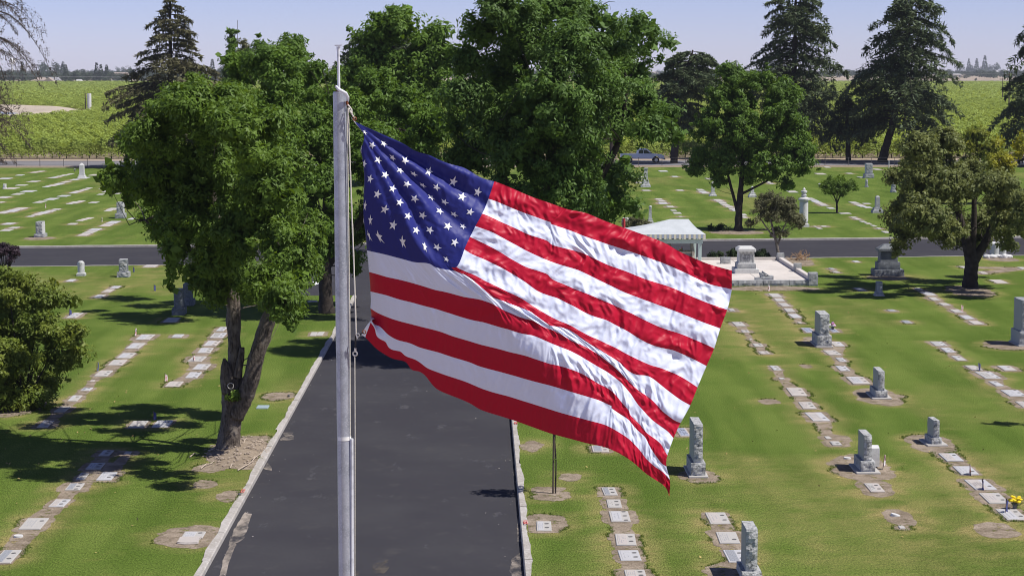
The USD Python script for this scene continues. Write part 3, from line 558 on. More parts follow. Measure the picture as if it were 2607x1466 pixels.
# ================================================================ the flag and its pole
POLE_Y, FLAG_Y = 13.0, 12.95
def curve(*pts): return np.array(pts, float)
C1, C2, C3, C4, C5, C6, C7, C8, CA, CB = [Z(*o, 4.83) for o in ((880, 290), (880, 560), (900, 760), (1150, 430), (1150, 680), (1150, 900), (1400, 520), (1400, 780), (1600, 620), (1500, 980))]
def crv(*segs): return np.array([v(x, y) for v, ps in segs for x, y in ps])
EDGE = {   # the seams between the stripes: inside the canton only the top and bottom seam are read, the rest from the stars
 0: crv((C1, [(110, 90), (240, 155), (500, 270), (760, 390), (1050, 510), (1449, 655)]), (C4, [(525, 150), (1000, 345), (1449, 500)]), (C7, [(450, 105), (900, 280), (1449, 490)]), (CA, [(600, 80), (900, 215), (1280, 330)])),
 1: crv((C4, [(450, 370), (700, 465), (1000, 580), (1300, 690)]), (C7, [(0, 235), (400, 385), (750, 505), (970, 575), (1200, 655)]), (CA, [(400, 230), (700, 360), (1000, 500), (1275, 565)])),
 2: crv((C4, [(375, 550), (600, 650), (950, 810), (1200, 900)]), (C7, [(0, 480), (400, 600), (700, 740), (950, 830), (1200, 930)]), (CA, [(500, 530), (950, 720), (1220, 815)])),
 3: crv((C4, [(290, 705), (500, 780), (800, 940), (1100, 1090)]), (C7, [(0, 700), (350, 810), (600, 930), (900, 1075), (1260, 1210)]), (CA, [(600, 840), (900, 960), (1135, 1045)])),
 4: crv((C4, [(225, 835), (450, 945), (700, 1090), (900, 1200), (1200, 1310)]), (C7, [(0, 900), (300, 1040), (600, 1160), (850, 1270), (1100, 1390)]), (CA, [(450, 1050), (800, 1175), (1060, 1290)])),
 5: crv((C4, [(155, 990), (400, 1110)]), (C5, [(600, 0), (750, 85), (900, 180), (1050, 290), (1300, 380)]), (C8, [(300, 0), (690, 165), (950, 300), (1250, 470)]), (CA, [(550, 1310), (800, 1420), (966, 1507)])),
 6: crv((C5, [(58, 0), (200, 68), (400, 165), (700, 310), (850, 380), (1000, 480)]), (C8, [(0, 120), (130, 185), (350, 290), (500, 370), (700, 460), (900, 560), (1100, 660), (1250, 725), (1449, 790)]), (CB, [(1338, 30)])),
 7: crv((C2, [(265, 375), (400, 405), (600, 455), (850, 520), (1100, 580), (1340, 625)]), (C5, [(200, 110), (330, 230), (500, 370), (620, 410), (800, 480), (1000, 565), (1130, 690), (1300, 730)]), (C8, [(140, 255), (260, 300), (400, 400), (600, 525), (850, 680), (940, 770), (1050, 835), (1200, 850), (1300, 910)]), (CB, [(1000, 90), (1250, 250)])),
 8: crv((C2, [(290, 640), (500, 700), (800, 770), (1100, 860), (1449, 945)]), (C5, [(300, 390), (460, 435), (650, 535), (850, 620), (1000, 660), (1200, 765)]), (C8, [(0, 280), (200, 380), (400, 480), (600, 595), (750, 710), (930, 880), (1100, 1040)]), (CB, [(780, 190), (900, 320), (1060, 440), (1130, 465)])),
 9: crv((C2, [(310, 880), (500, 925), (800, 1010), (1100, 1090)]), (C5, [(0, 575), (400, 680), (700, 765), (1000, 840), (1250, 945)]), (C8, [(0, 445), (250, 545), (450, 655), (700, 800), (880, 940), (1000, 1080), (1150, 1280)]), (CB, [(830, 470), (980, 580), (1040, 655)])),
 10: crv((C2, [(305, 1085), (370, 1130), (600, 1225), (900, 1305), (1200, 1385)]), (C5, [(0, 845), (350, 950), (700, 1040), (1000, 1120)]), (C8, [(0, 705), (250, 770), (400, 830), (600, 950), (820, 1100), (900, 1200), (980, 1300)]), (CB, [(500, 360), (700, 580), (880, 720), (965, 865)])),
 11: crv((C3, [(215, 250), (260, 320), (320, 340), (410, 430), (560, 515), (700, 550), (800, 595), (1040, 660), (1449, 790)]), (C6, [(300, 140), (600, 225), (900, 310)]), (C8, [(0, 970), (300, 1060), (600, 1150), (780, 1240)]), (CB, [(270, 270), (480, 420), (690, 640), (800, 840), (900, 970), (955, 1000)])),
 12: crv((C3, [(205, 290), (260, 360), (285, 460), (330, 500), (395, 530), (430, 600), (500, 635), (580, 650), (630, 700), (750, 745), (900, 850), (1050, 910), (1449, 1050)]), (C6, [(300, 400), (700, 525), (1100, 650)]), (CB, [(0, 435), (200, 490), (400, 600), (560, 730), (690, 890), (820, 1010), (900, 1060), (995, 1170)])),
 13: crv((C3, [(140, 475), (250, 590), (500, 745), (650, 785), (720, 880), (800, 895), (880, 945), (1020, 1110), (1140, 1170), (1449, 1300)]), (C6, [(330, 680), (750, 820), (1200, 980)]), (CB, [(0, 725), (200, 770), (400, 860), (550, 960), (700, 1090), (870, 1200), (960, 1290), (985, 1370)])),
}
EDGE[13][-1] = (1704, 1265)
START = {k: 0.4 for k in range(1, 7)}; START.update({0: 0.0, 7: 0.062, 8: 0.05, 9: 0.045, 10: 0.03, 11: 0.012, 12: 0.0, 13: 0.0})
STARS = {(1, 1): (928, 337), (3, 1): (976, 366), (5, 1): (1030, 410), (7, 1): (1091, 438), (9, 1): (1154, 463), (11, 1): (1216, 490), (2, 2): (948, 370), (4, 2): (1000, 401), (6, 2): (1054, 443), (8, 2): (1111, 477), (10, 2): (1176, 501),
 (1, 3): (919, 380), (3, 3): (963, 408), (5, 3): (1018, 434), (7, 3): (1077, 471), (9, 3): (1132, 515), (11, 3): (1197, 540), (2, 4): (928, 417), (4, 4): (980, 446), (6, 4): (1036, 469), (8, 4): (1098, 503), (10, 4): (1156, 546),
 (3, 5): (942, 455), (5, 5): (999, 481), (7, 5): (1056, 506), (9, 5): (1119, 537), (11, 5): (1179, 577), (4, 6): (961, 494), (6, 6): (1017, 516), (8, 6): (1076, 549), (10, 6): (1140, 576),
 (3, 7): (929, 524), (5, 7): (980, 533), (7, 7): (1038, 550), (9, 7): (1094, 586), (11, 7): (1158, 617), (4, 8): (943, 560), (6, 8): (1002, 573), (8, 8): (1059, 586), (10, 8): (1113, 630), (5, 9): (964, 602), (7, 9): (1025, 615), (9, 9): (1081, 627), (11, 9): (1137, 659)}
uv, pp = [], []
for k, c in EDGE.items():
    s = np.concatenate([[0], np.cumsum(np.linalg.norm(np.diff(c, axis=0), axis=1))])
    if k in (0, 7):                              # the canton's corner is a known point of these seams
        i = 6 if k == 0 else 5
        u = np.where(s <= s[i], START[k] + (0.4 - START[k]) * s / s[i], 0.4 + 0.6 * (s - s[i]) / (s[-1] - s[i]))
    else: u = START[k] + (1 - START[k]) * s / s[-1]
    uv += [(a, k / 13) for a in u]; pp += list(c)
for (c, r), p in STARS.items(): uv.append((0.4 * c / 12, 7 / 13 * r / 10)); pp.append(p)
for k, (x, y) in {1.5: (934, 352), 2.8: (948, 415), 4: (951, 470), 5.2: (953, 545), 6: (955, 590), 7: (957, 642), 8: (957, 698), 9: (957, 748), 10: (953, 790)}.items(): uv.append((0.0, k / 13)); pp.append((x, y))
uv, pp = np.array(uv), np.array(pp)
asp = np.array([1.9, 1.0])
rbf = RBFInterpolator(uv * asp, pp, kernel='thin_plate_spline', smoothing=4e-5, neighbors=60)
NU, NV = 401, 13 * 24 + 1
us, vs = np.linspace(0, 1, NU), np.linspace(0, 1, NV)
UU, VV = np.meshgrid(us, vs, indexing='ij')
PX = rbf(np.column_stack([UU.ravel() * asp[0], VV.ravel()])).reshape(NU, NV, 2)
from scipy.ndimage import gaussian_filter, map_coordinates
PX = np.stack([gaussian_filter(PX[..., i], (1.3, 1.2), mode='nearest') for i in range(2)], -1)
px, py = PX[..., 0], PX[..., 1]
S1 = 12.95 / F                                   # metres for a pixel at the flag
def polydist(px, py, line):                      # signed distance to a polyline, positive above / right of it, and the place along it
    best = np.full(px.shape, 1e9); sg = np.zeros(px.shape)
    for (ax, ay), (bx_, by_) in zip(line[:-1], line[1:]):
        dx, dy = bx_ - ax, by_ - ay; t = np.clip(((px - ax) * dx + (py - ay) * dy) / (dx * dx + dy * dy), 0, 1)
        ex, ey = px - ax - t * dx, py - ay - t * dy; d = np.hypot(ex, ey); cr = dx * ey - dy * ex
        m = d < best; best = np.where(m, d, best); sg = np.where(m, -np.sign(cr), sg)
    return best * sg
ridge = [(905, 330), (932, 420), (985, 520), (1035, 585), (1085, 640), (1157, 691), (1225, 740), (1290, 800), (1350, 862), (1420, 945), (1480, 1020), (1540, 1110), (1580, 1170)]
sd = polydist(px, py, ridge)
soft = 26.0
up_, dn_ = np.maximum(sd, 0), np.maximum(-sd, 0)
up_s, dn_s = np.sqrt(up_ ** 2 + soft ** 2) - soft, np.sqrt(dn_ ** 2 + soft ** 2) - soft
end = np.clip((px - 1380) / 260, 0, 1)           # towards the fly the lower edge turns up to the light again
h = -0.31 * up_s - (0.46 - 0.84 * end) * dn_s    # towards the camera, in pixels
# folds fanning out from the upper hoist corner
r_ = np.hypot(px - 905, py - 312); th = np.degrees(np.arctan2(py - 312, px - 905))
fan = np.clip((r_ - 10) / 60, 0, 1) * np.clip((500 - r_) / 200, 0, 1) * np.clip((70 - th) / 6, 0, 1)
ph = 2 * np.pi * (th - 48.2 + 3.5 * (meshkit.noise(np.stack([px / 120, py / 120, px * 0], -1), 3) - .5)) / 12.2
h += fan * np.minimum(0.036 * r_, 9.0) * (np.sin(ph) + .25 * np.sin(2 * ph + .6))
# the canton's top edge turns over, away from the light
h += -0.9 * np.clip((33 - th) / 9, 0, 1) * np.clip(1.15 - r_ / 330, 0, 1) * np.clip(r_ / 60, 0, 1) * np.maximum(0, 33 - th) / 33 * r_ * .35 * -1
def tilt(cx, cy, rx, ry, ang, sx, sy, p=2):      # a dent or bulge that tips the cloth locally
    global h
    a = math.radians(ang); dx, dy = px - cx, py - cy; e = (((dx * math.cos(a) + dy * math.sin(a)) / rx) ** 2 + ((-dx * math.sin(a) + dy * math.cos(a)) / ry) ** 2) * (.25 + 1.5 * meshkit.fbm(np.stack([px / 45, py / 45, px * 0 + cx], -1), 3, 17))
    h = h + (sx * dx + sy * dy) * np.exp(-e ** (p / 2) * 1.1)
tilt(1590, 628, 75, 20, 22, .1, -.6, 3); tilt(1838, 712, 24, 42, 10, -.3, -.55, 3)
tilt(1500, 580, 60, 26, 22, .1, -.45); tilt(1320, 525, 50, 22, 22, .1, -.45); tilt(1420, 560, 40, 20, 22, -.2, -.4); tilt(1780, 690, 30, 16, 22, 0, -.5)
tilt(1720, 1065, 40, 14, 15, 0, -.7); tilt(1655, 1030, 40, 12, 30, 0, -.5); tilt(1690, 885, 50, 14, 25, 0, -.45); tilt(1330, 760, 60, 9, 25, 0, -.4)
# crumpled nylon: creases across the stripes, strong where the sun strikes it, faint in the taut shaded part
calm = np.clip(0.20 + np.clip((sd + 60) / 90, 0, 1) * .8 + end * .5, 0, 1) * np.where((UU < .4) & (VV < 7 / 13), .42, 1)
q = np.stack([UU * 1.9, VV, UU * 0], -1)
warp = np.stack([meshkit.fbm(q * 5 + 7, 3, 31), meshkit.fbm(q * 5 + 19, 3, 32), UU * 0], -1) - .5; warp[..., 2] = 0
q2 = q + warp * .16
def ridged(scale, seed, oct_=3):
    o = 0
    for i in range(oct_): o = o + (1 - np.abs(2 * meshkit.noise(q2 * np.array(scale) * 2 ** i, seed + i) - 1)) ** 1.5 * .52 ** i
    return o
cre = 9.0 * (ridged((15, 9, 1), 41) - .9) + 5.2 * (meshkit.fbm(q2 * np.array([9, 6, 1]), 3, 51) - .5) + 5.5 * (ridged((34, 15, 1), 61, 2) - .7) + 2.6 * (ridged((62, 24, 1), 91, 1) - .5) * (meshkit.noise(q * 7, 93) > .35)
gu = np.hypot(np.gradient(px, axis=0), np.gradient(py, axis=0)); gv = np.hypot(np.gradient(px, axis=1), np.gradient(py, axis=1))
stretch = gaussian_filter(np.clip(np.minimum(gu / 2.4, gv / 2.0), 0, 1), 4.5) ** 1.6
h = gaussian_filter(h, (3.2, 3.2)) * (1 - stretch) + h * stretch
h += calm * cre * stretch
# puckers along the sewn seams
kk = VV * 13; ds = np.abs(kk - np.round(kk)); seam = np.exp(-(ds / .10) ** 2)
h += stretch * seam * calm * 1.5 * (meshkit.noise(np.stack([UU * 120, np.round(kk) * 3.3, UU * 0], -1), 71) - .5) * np.where((UU < .4) & (VV < 7 / 13), 0, 1)
h -= .8 * stretch * seam * np.where((UU < .4) & (VV < .51), 0, 1)
# the hoist side curls back behind itself
h -= 60 * np.clip(1 - UU / .085, 0, 1) ** 1.3 * np.clip((VV - .12) / .2, 0, 1) * np.clip((.9 - VV) / .08, 0, 1)
h = gaussian_filter(h, (.8, .8))
h = h - (h[0, 0] + 0)
def surf(iu, iv):                                # grid coordinates -> points; iu, iv may be fractional
    c = np.array([np.ravel(iu), np.ravel(iv)]); g = lambda a: map_coordinates(a, c, order=1, mode='nearest')
    return at(g(px), g(py), FLAG_Y - g(h) * S1)
GP = surf(*np.meshgrid(np.arange(NU), np.arange(NV), indexing='ij')).reshape(NU, NV, 3)
flag = Thing('flag', 'large red, white and blue flag with stars and thirteen stripes, flying from the pole', 'flag', GP[0, 0])
iu4 = int(round(.4 * (NU - 1))); nv = 24
def patch(i0, i1, j0, j1):
    P = GP[i0:i1 + 1, j0:j1 + 1]; v, f = grid_mesh(P); return v, f[:, ::-1]
flag.part('canton', patch(0, iu4, 0, 7 * nv), 'flag_blue', smooth=True, world=True, label='dark blue star field by the pole')
for k in range(13):
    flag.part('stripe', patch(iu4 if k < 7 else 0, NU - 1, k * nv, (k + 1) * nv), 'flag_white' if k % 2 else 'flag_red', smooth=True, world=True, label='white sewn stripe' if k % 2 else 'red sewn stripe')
# normals of the cloth, for what is sewn on it
dU, dV = np.gradient(GP, axis=0), np.gradient(GP, axis=1); NN = np.cross(dU, dV); NN /= np.linalg.norm(NN, axis=2, keepdims=True) + 1e-12
NN *= np.where((NN @ fwd) > 0, -1, 1)[..., None]
def star_mesh(c, r):
    u0, v0 = .4 * c / 12, 7 / 13 * r / 10; R = 0.0215
    pts = [(0.0, 0.0)] + [(math.sin(a * math.pi / 5) * (R if a % 2 == 0 else R * .40), -math.cos(a * math.pi / 5) * (R if a % 2 == 0 else R * .40)) for a in range(10)]
    m = trimesh.Trimesh(np.array([(x, y, 0) for x, y in pts]), np.array([(0, 1 + i, 1 + (i + 1) % 10) for i in range(10)]), process=False).subdivide().subdivide()
    iu, iv = (u0 + m.vertices[:, 0] / 1.9) * (NU - 1), (v0 + m.vertices[:, 1]) * (NV - 1)
    n = np.stack([map_coordinates(NN[..., i], [iu, iv], order=1, mode='nearest') for i in range(3)], -1); p = surf(iu, iv)
    f = np.array(m.faces)
    return cat([(p + n * .0035, f), (p - n * .0035, f[:, ::-1])])
for r in range(1, 10):
    for c in range(1 if r % 2 else 2, 12, 2): flag.part('star', star_mesh(c, r), 'star_white', smooth=True, world=True)
# white canvas heading along the hoist, with a brass grommet at each end
tt = np.linspace(0, 1, NV); off = np.array([np.interp(tt, [0, .04, .12, .3, .88, .93, 1], [-11, -6, 0, 10, 10, -3, -11]), np.interp(tt, [0, .04, .12, .3, .88, .93, 1], [-12, -6, 0, 0, 0, -3, -7])]).T
hd0 = GP[0]; hp = at(px[0] + off[:, 0], py[0] + off[:, 1], FLAG_Y - h[0] * S1 - np.interp(tt, [0, .1, .9, 1], [0, .02, .02, 0]) * -1)
flag.part('heading', grid_mesh(np.stack([hp, (hp + hd0) / 2, hd0], 0)), 'white_canvas', smooth=True, world=True)
for (gx, gy) in ((903, 303), (927, 845)):
    g = at(gx, gy, FLAG_Y - .02); flag.part('grommet', mv(rot(trimesh.creation.torus(.011, .0035, 12, 6), [1, 0, 0], 90), g), 'rust', smooth=True, world=True)

def P3(px_, py_, Y=POLE_Y): return at(px_, py_, Y)
bot, top = P3(879.5, 1466), P3(864.5, 234); ax = (bot - top) / (bot - top)[2]
foot = top + ax * (0 - top[2])
pole = Thing('flagpole', 'tall silver-grey steel flagpole in the foreground carrying the large flag', 'flagpole', foot)
zs = np.array([0, 3, 6, 8.0, 9.2, 10.4, top[2] - .012, top[2]]); rr = np.interp(zs, [0, 8, top[2] - .012, top[2]], [.075, .0455, .0435, .040])
pole.part('shaft', tube(foot + ax * zs[:, None], rr, 32), 'galvanised', smooth=40, world=True)
pole.part('top_cap', tube([P3(863, 235), P3(863, 231)], .022, 20), 'rust', smooth=30, world=True)
pole.part('spindle', tube([P3(862.5, 236), P3(862, 170), P3(861.5, 128)], [.0095, .009, .0095], 12), 'pole_paint', smooth=40, world=True)
pole.part('spindle_collar', tube([P3(861.5, 130), P3(861.3, 119)], [.010, .013], 12), 'pole_paint', smooth=30, world=True)
pole.part('finial_plate', tube([P3(861.3, 117.5), P3(861.2, 115)], [.022, .026], 16), 'pole_paint', smooth=30, world=True)
pole.part('truck_arm', tube([P3(855, 220, 12.93), P3(862, 228, 12.92), P3(872, 233.5, 12.92), P3(880, 238, 12.93), P3(885, 248, 12.95), P3(885.5, 258, 12.98)], [.009, .0105, .0115, .0115, .011, .008], 12), 'pole_paint', smooth=50, world=True)
pole.part('arm_ring', tube([P3(883, 258, 12.97), P3(884, 266, 12.97), P3(887, 270, 12.97)], .008, 8), 'rust', smooth=40, world=True)
for y0, y1 in ((1110, 1119),): pole.part('band', tube([P3(876, y0), P3(876.1, y1)], .0465, 32), 'white_canvas', smooth=40, world=True)
pole.part('conduit', tube([P3(895, 1116, 12.985), P3(895.6, 1300, 12.985), P3(896.5, 1520, 12.985)], .0125, 12), 'pole_paint', smooth=40, world=True)
for i, (a_, b_) in enumerate((((882, 300), (889, 700)), ((889, 700), (894, 1116)))): pass
pole.part('halyard', tube([P3(886, 275, 12.96), P3(888.5, 330, 12.96), P3(893, 620, 12.96), P3(897.5, 735, 12.96), P3(903, 800, 12.96), P3(907, 852, 12.96)][0:1] + [P3(888, 330, 12.96), P3(893.5, 480, 12.96), P3(900.5, 660, 12.96), P3(904, 760, 12.96), P3(906.5, 852, 12.96)], .0048, 8), 'rope', smooth=40, world=True)
pole.part('halyard', tube([P3(885.5, 275, 12.99), P3(884, 330, 12.99), P3(886.5, 500, 12.99), P3(890, 800, 12.99), P3(892, 1116, 12.99)], .004, 8), 'rope', smooth=40, world=True)
pole.part('halyard', tube([P3(903, 905, 12.96), P3(903.8, 1100, 12.96), P3(903.5, 1300, 12.96), P3(903, 1560, 12.96)], .0032, 8), 'rope', smooth=40, world=True)
pole.part('knotted_cord', tube([P3(886, 268, 12.95), P3(890, 272, 12.93), P3(895, 279, 12.94), P3(896, 288, 12.93), P3(891, 286, 12.95), P3(889, 277, 12.95), P3(893, 286, 12.93), P3(899, 296, 12.94), P3(903, 302, 12.94)], .0048, 8), 'rope', smooth=50, world=True)
pole.part('lower_cord', tube([P3(926, 846, 12.93), P3(918, 850, 12.93), P3(911, 855, 12.94), P3(906, 852, 12.95), P3(905, 862, 12.95), P3(905, 874, 12.96), P3(904.5, 886, 12.96)], [.004, .005, .006, .006, .005, .005, .004], 8), 'black_cord', smooth=50, world=True)
pole.part('snap_hook', cat([mv(rot(trimesh.creation.torus(.014, .005, 16, 8), [1, 0, 0], 90), P3(904, 900, 12.96)), tube([P3(904.4, 886, 12.96), P3(904.2, 896, 12.96)], .008, 8)]), 'steel_snap', smooth=40, world=True)
pole.part('snap_hook', cat([mv(rot(trimesh.creation.torus(.010, .004, 16, 8), [1, 0, 0], 90), P3(911, 853, 12.93)), tube([P3(906, 850, 12.93), P3(910, 862, 12.93)], .0045, 8)]), 'steel_snap', smooth=40, world=True)
for i, (x, y) in enumerate(((859, 248), (872, 668), (857, 275), (866, 480))):
    pole.part('rust_spot', mv(lathe([(.006, 0), (.004, .002)], 7), P3(x, y, POLE_Y - .047)), 'rust', world=True) if False else None

# ================================================================ upright stones
def rough_block(x0, x1, y0, y1, z0, z1, seed, amp=.045, faces='y', step=.055, top_amp=.02, dome=0.0):
    nx, ny, nz = [max(3, int(d / step)) for d in (x1 - x0, y1 - y0, z1 - z0)]
    gx, gy, gz = np.linspace(x0, x1, nx), np.linspace(y0, y1, ny), np.linspace(z0, z1, nz); ms = []
    def face(A, B, fn, flip):
        a, b = np.meshgrid(A, B, indexing='ij'); v, f = grid_mesh(fn(a, b)); ms.append((v, f[:, ::-1] if flip else f))
    o = lambda a, c: np.full_like(a, c)
    face(gx, gz, lambda a, b: np.stack([a, o(a, y0), b], -1), False); face(gx, gz, lambda a, b: np.stack([a, o(a, y1), b], -1), True)
    face(gy, gz, lambda a, b: np.stack([o(a, x0), a, b], -1), True); face(gy, gz, lambda a, b: np.stack([o(a, x1), a, b], -1), False)
    face(gx, gy, lambda a, b: np.stack([a, b, o(a, z1)], -1), False)
    v, f = cat(ms); m = trimesh.Trimesh(v, f, process=False); m.merge_vertices(digits_vertex=5); v, f = np.array(m.vertices), np.array(m.faces)
    mid = np.array([(x0 + x1) / 2, (y0 + y1) / 2, 0]); n = meshkit.fbm(np.column_stack([v[:, 0] * 5, v[:, 1] * 5 + seed * 7.7, v[:, 2] * 5]), 4, seed) - .5
    n2 = meshkit.fbm(v * 13 + seed, 3, seed + 5) - .5
    w = v.copy()
    ey = np.clip((np.abs(v[:, 1] - mid[1]) - (y1 - y0) / 2 + .03) / .03, 0, 1) if 'y' in faces else np.zeros(len(v))
    # pitched faces bulge in the middle and break back at the arris
    bulge = (1 - ((v[:, 0] - mid[0]) / ((x1 - x0) / 2)) ** 4) * (1 - np.clip((2 * (v[:, 2] - z0) / (z1 - z0) - 1), -1, 1) ** 6)
    w[:, 1] += np.sign(v[:, 1] - mid[1]) * ey * (n * amp * 3.2 + n2 * amp * 1.6 + bulge * amp * .9)
    if 'x' in faces:
        ex = np.clip((np.abs(v[:, 0] - mid[0]) - (x1 - x0) / 2 + .03) / .03, 0, 1); w[:, 0] += np.sign(v[:, 0] - mid[0]) * ex * (n * amp * 2.4 + n2 * amp * 1.4)
    et = np.clip((v[:, 2] - z1 + .03) / .03, 0, 1); w[:, 2] += et * (n * top_amp * 2 + n2 * top_amp - dome * ((v[:, 1] - mid[1]) / ((y1 - y0) / 2)) ** 2)
    return w, f

def grave_stone(label, px_, pyb, pyt, wpx, view=None, base=(1.25, .26), slab=None, ty=1.0, mats=('granite_smooth', 'granite_rough'), seed=1, name='gravestone', taper=0, group=None, dome=0.0, basew=None):
    """A family stone: its wide polished sides look along the rows (+-x), its pitched ends towards the camera."""
    if view: (px_, pyb), (_, pyt) = view(px_, pyb), view(px_, pyt); wpx = wpx / view.z
    g = gp(px_, pyb); s = F / g[1]; w = wpx / s; hgt = (pyb - pyt) / s * 1.0; d = w * ty
    y0 = 0.0                                   # the front end stands at the spot read
    t = Thing(name, label, 'gravestone', g, rz=random.Random(seed).uniform(-.04, .04))
    z = 0.0
    if slab: t.part('foundation', cham(-w * slab / 2, w * slab / 2, -.12, d * 1.12 + .12, -.04, .055, .012), 'marker_concrete'); z = .055
    bh = hgt * base[1]; bw = w * base[0]; ex = (bw - w) / 2
    t.part('base', rough_block(-bw / 2, bw / 2, y0, d + ex * 2, z, z + bh, seed, .03, 'y', max(.05, bw / 14), .004), mats[1])
    if mats[0] != 'x':
        tb = t.part('tablet', rough_block(-w / 2, w / 2, ex, ex + d, z + bh, hgt, seed + 3, .035, 'y', max(.05, w / 10), .012, dome), mats[1])
        # the polished faces are set a touch proud of the rough body
        t.part('polished_face', cham(-w / 2 - .006, -w / 2 + .01, ex + .045, ex + d - .045, z + bh + .03, hgt - .04, .004), mats[0], under=tb)
        t.part('polished_face', cham(w / 2 - .01, w / 2 + .006, ex + .045, ex + d - .045, z + bh + .03, hgt - .04, .004), mats[0], under=tb)
    return t
grave_stone('tall narrow mottled granite stone right of the flag tip', 2463, 745, 160, 98, K8, seed=11, slab=2.2, ty=5.0, base=(1.6, .235))
grave_stone('granite pillar stone at the bottom edge with lichened front', 1766, 1500, 925, 128, K7, seed=12, slab=None, ty=3.3, base=(1.7, .17))
grave_stone('broad rock-faced granite stone on a big base, flowers beside it', 1702, 785, 425, 105, K4, seed=13, slab=1.8, ty=3.6, base=(1.48, .31))
grave_stone('medium rock-faced granite stone standing on a concrete slab in bare soil', 1012, 492, 190, 68, K5, seed=14, slab=3.2, ty=5.2, base=(1.9, .24))
grave_stone('lower right granite stone on a pale slab heading a row of markers', 1612, 1000, 722, 64, K5, seed=15, slab=3.6, ty=4.2, base=(1.75, .24))
fst = grave_stone('granite stone with bluish lichen, small white tablet leaning behind it', 866, 1300, 882, 84, K5, seed=16, slab=3.2, ty=4.6, base=(1.85, .27), mats=('granite_smooth', 'granite_rough'))
grave_stone('plain smooth grey granite stone cut by the right frame edge', 2585, 1200, 695, 112, K3, seed=17, slab=1.7, ty=2.9, base=(1.4, .29), mats=('granite_smooth', 'granite_smooth'))
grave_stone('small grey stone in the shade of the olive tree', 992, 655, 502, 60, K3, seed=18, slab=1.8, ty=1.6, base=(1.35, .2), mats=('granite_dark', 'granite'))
g = gp(*K5(945, 1262)); th_ = Thing('gravestone', 'small white rounded marble tablet behind the bluish granite stone', 'gravestone', g + np.array([0, .25, .055]))
th_.part('tablet', rough_block(-.17, .17, 0, .5, 0, .62, 4, .008, 'y', .05, .0, .10), 'marble_white', smooth=40)
# left lawns
grave_stone('pale tablet stone on bare soil nearest the left cross road, left frame', 357, 815, 672, 60, V2, seed=21, ty=1.9, base=(1.5, .22), mats=('marble_white', 'granite'))
grave_stone('tall pale tablet stone on a stepped base beside the big tree branch', 1105, 640, 492, 60, V2, seed=22, ty=1.6, base=(1.5, .30), mats=('marble_grey', 'granite'))
grave_stone('tiny white stone at the left frame edge of the far lawn', 40, 365, 322, 26, V2, seed=23, ty=1.2, base=(1.3, .25), mats=('marble_white', 'marble_white'))
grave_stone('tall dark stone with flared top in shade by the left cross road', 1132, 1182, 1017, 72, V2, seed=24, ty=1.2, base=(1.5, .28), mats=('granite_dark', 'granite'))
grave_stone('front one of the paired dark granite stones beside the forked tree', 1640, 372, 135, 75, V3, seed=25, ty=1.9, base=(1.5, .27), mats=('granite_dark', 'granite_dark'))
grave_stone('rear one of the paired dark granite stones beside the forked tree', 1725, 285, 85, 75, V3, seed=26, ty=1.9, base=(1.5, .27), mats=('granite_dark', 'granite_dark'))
# far right lawn
grave_stone('broad tall pale granite stone near the far road, right of the small tree', 880, 655, 498, 72, G2, seed=31, ty=1.3, base=(1.4, .28), mats=('marble_grey', 'granite'))
grave_stone('slim grey post stone in front of the broad pale stone', 852, 755, 668, 24, G2, seed=32, ty=1.2, base=(1.5, .18), mats=('marble_grey', 'granite'))
grave_stone('pale stone half hidden by the olive tree leaves', 1145, 812, 700, 40, G2, seed=33, ty=1.2, base=(1.4, .25), mats=('marble_grey', 'granite'))

def column_stone(label, px_, pyb, prof, view, mt, sides=4, name='obelisk', rzdeg=0):
    """prof: (half width, height) in view pixels, square when sides is 4."""
    (bx_, by_) = view(px_, pyb); g = gp(bx_, by_); s = F / g[1] * view.z; q = math.sqrt(2) if sides == 4 else 1
    t = Thing(name, label, 'gravestone', g)
    for nm, pr, sd_ in prof:
        m = lathe([(a * q / s, b / s) for a, b in pr], sd_); 
        if sd_ == 4: m = rot(m, [0, 0, 1], 45)
        t.part(nm, m, mt, smooth=30 if sd_ > 4 else False)
    return t
column_stone('white pointed marble stone beside the far left road fence', 757, 265, [('base', [(34, 0), (34, 14), (26, 18), (26, 34)], 4), ('shaft', [(22, 34), (20, 118), (3, 137)], 4)], V2, 'marble_white')
column_stone('slim rounded pale stone on a square base, left near lawn by the cross road', 750, 1166, [('base', [(38, 0), (38, 22), (30, 30)], 4), ('shaft', [(23, 30), (23, 115), (20, 128), (10, 137)], 12)], V2, 'marble_grey')
column_stone('square grey monument shaft on a stepped base under the big central tree', 613, 752, [('plinth', [(52, 0), (50, 22), (42, 24), (40, 42)], 4), ('base', [(34, 42), (32, 75)], 4), ('shaft', [(22, 75), (18, 195), (24, 198), (24, 206)], 4)], G1, 'marble_grey')
column_stone('short tapered grey pillar left of the middle tree trunk', 1342, 850, [('base', [(40, 0), (40, 14), (30, 18), (28, 34)], 4), ('shaft', [(18, 34), (14, 148), (5, 160)], 4)], G1, 'marble_grey')
column_stone('stepped stone with narrow shaft right behind the middle tree trunk', 1770, 862, [('base', [(42, 0), (42, 22), (32, 28), (30, 46)], 4), ('shaft', [(18, 46), (14, 110), (4, 120)], 4)], G1, 'marble_grey')
column_stone('slim white obelisk with a ball tip beside the dark bush', 662, 1162, [('base', [(34, 0), (32, 40), (24, 44), (24, 66)], 4), ('shaft', [(18, 66), (13, 185)], 4), ('ball', [(6, 185), (12, 193), (13, 200), (8, 208), (2, 212)], 12)], G1, 'marble_grey')
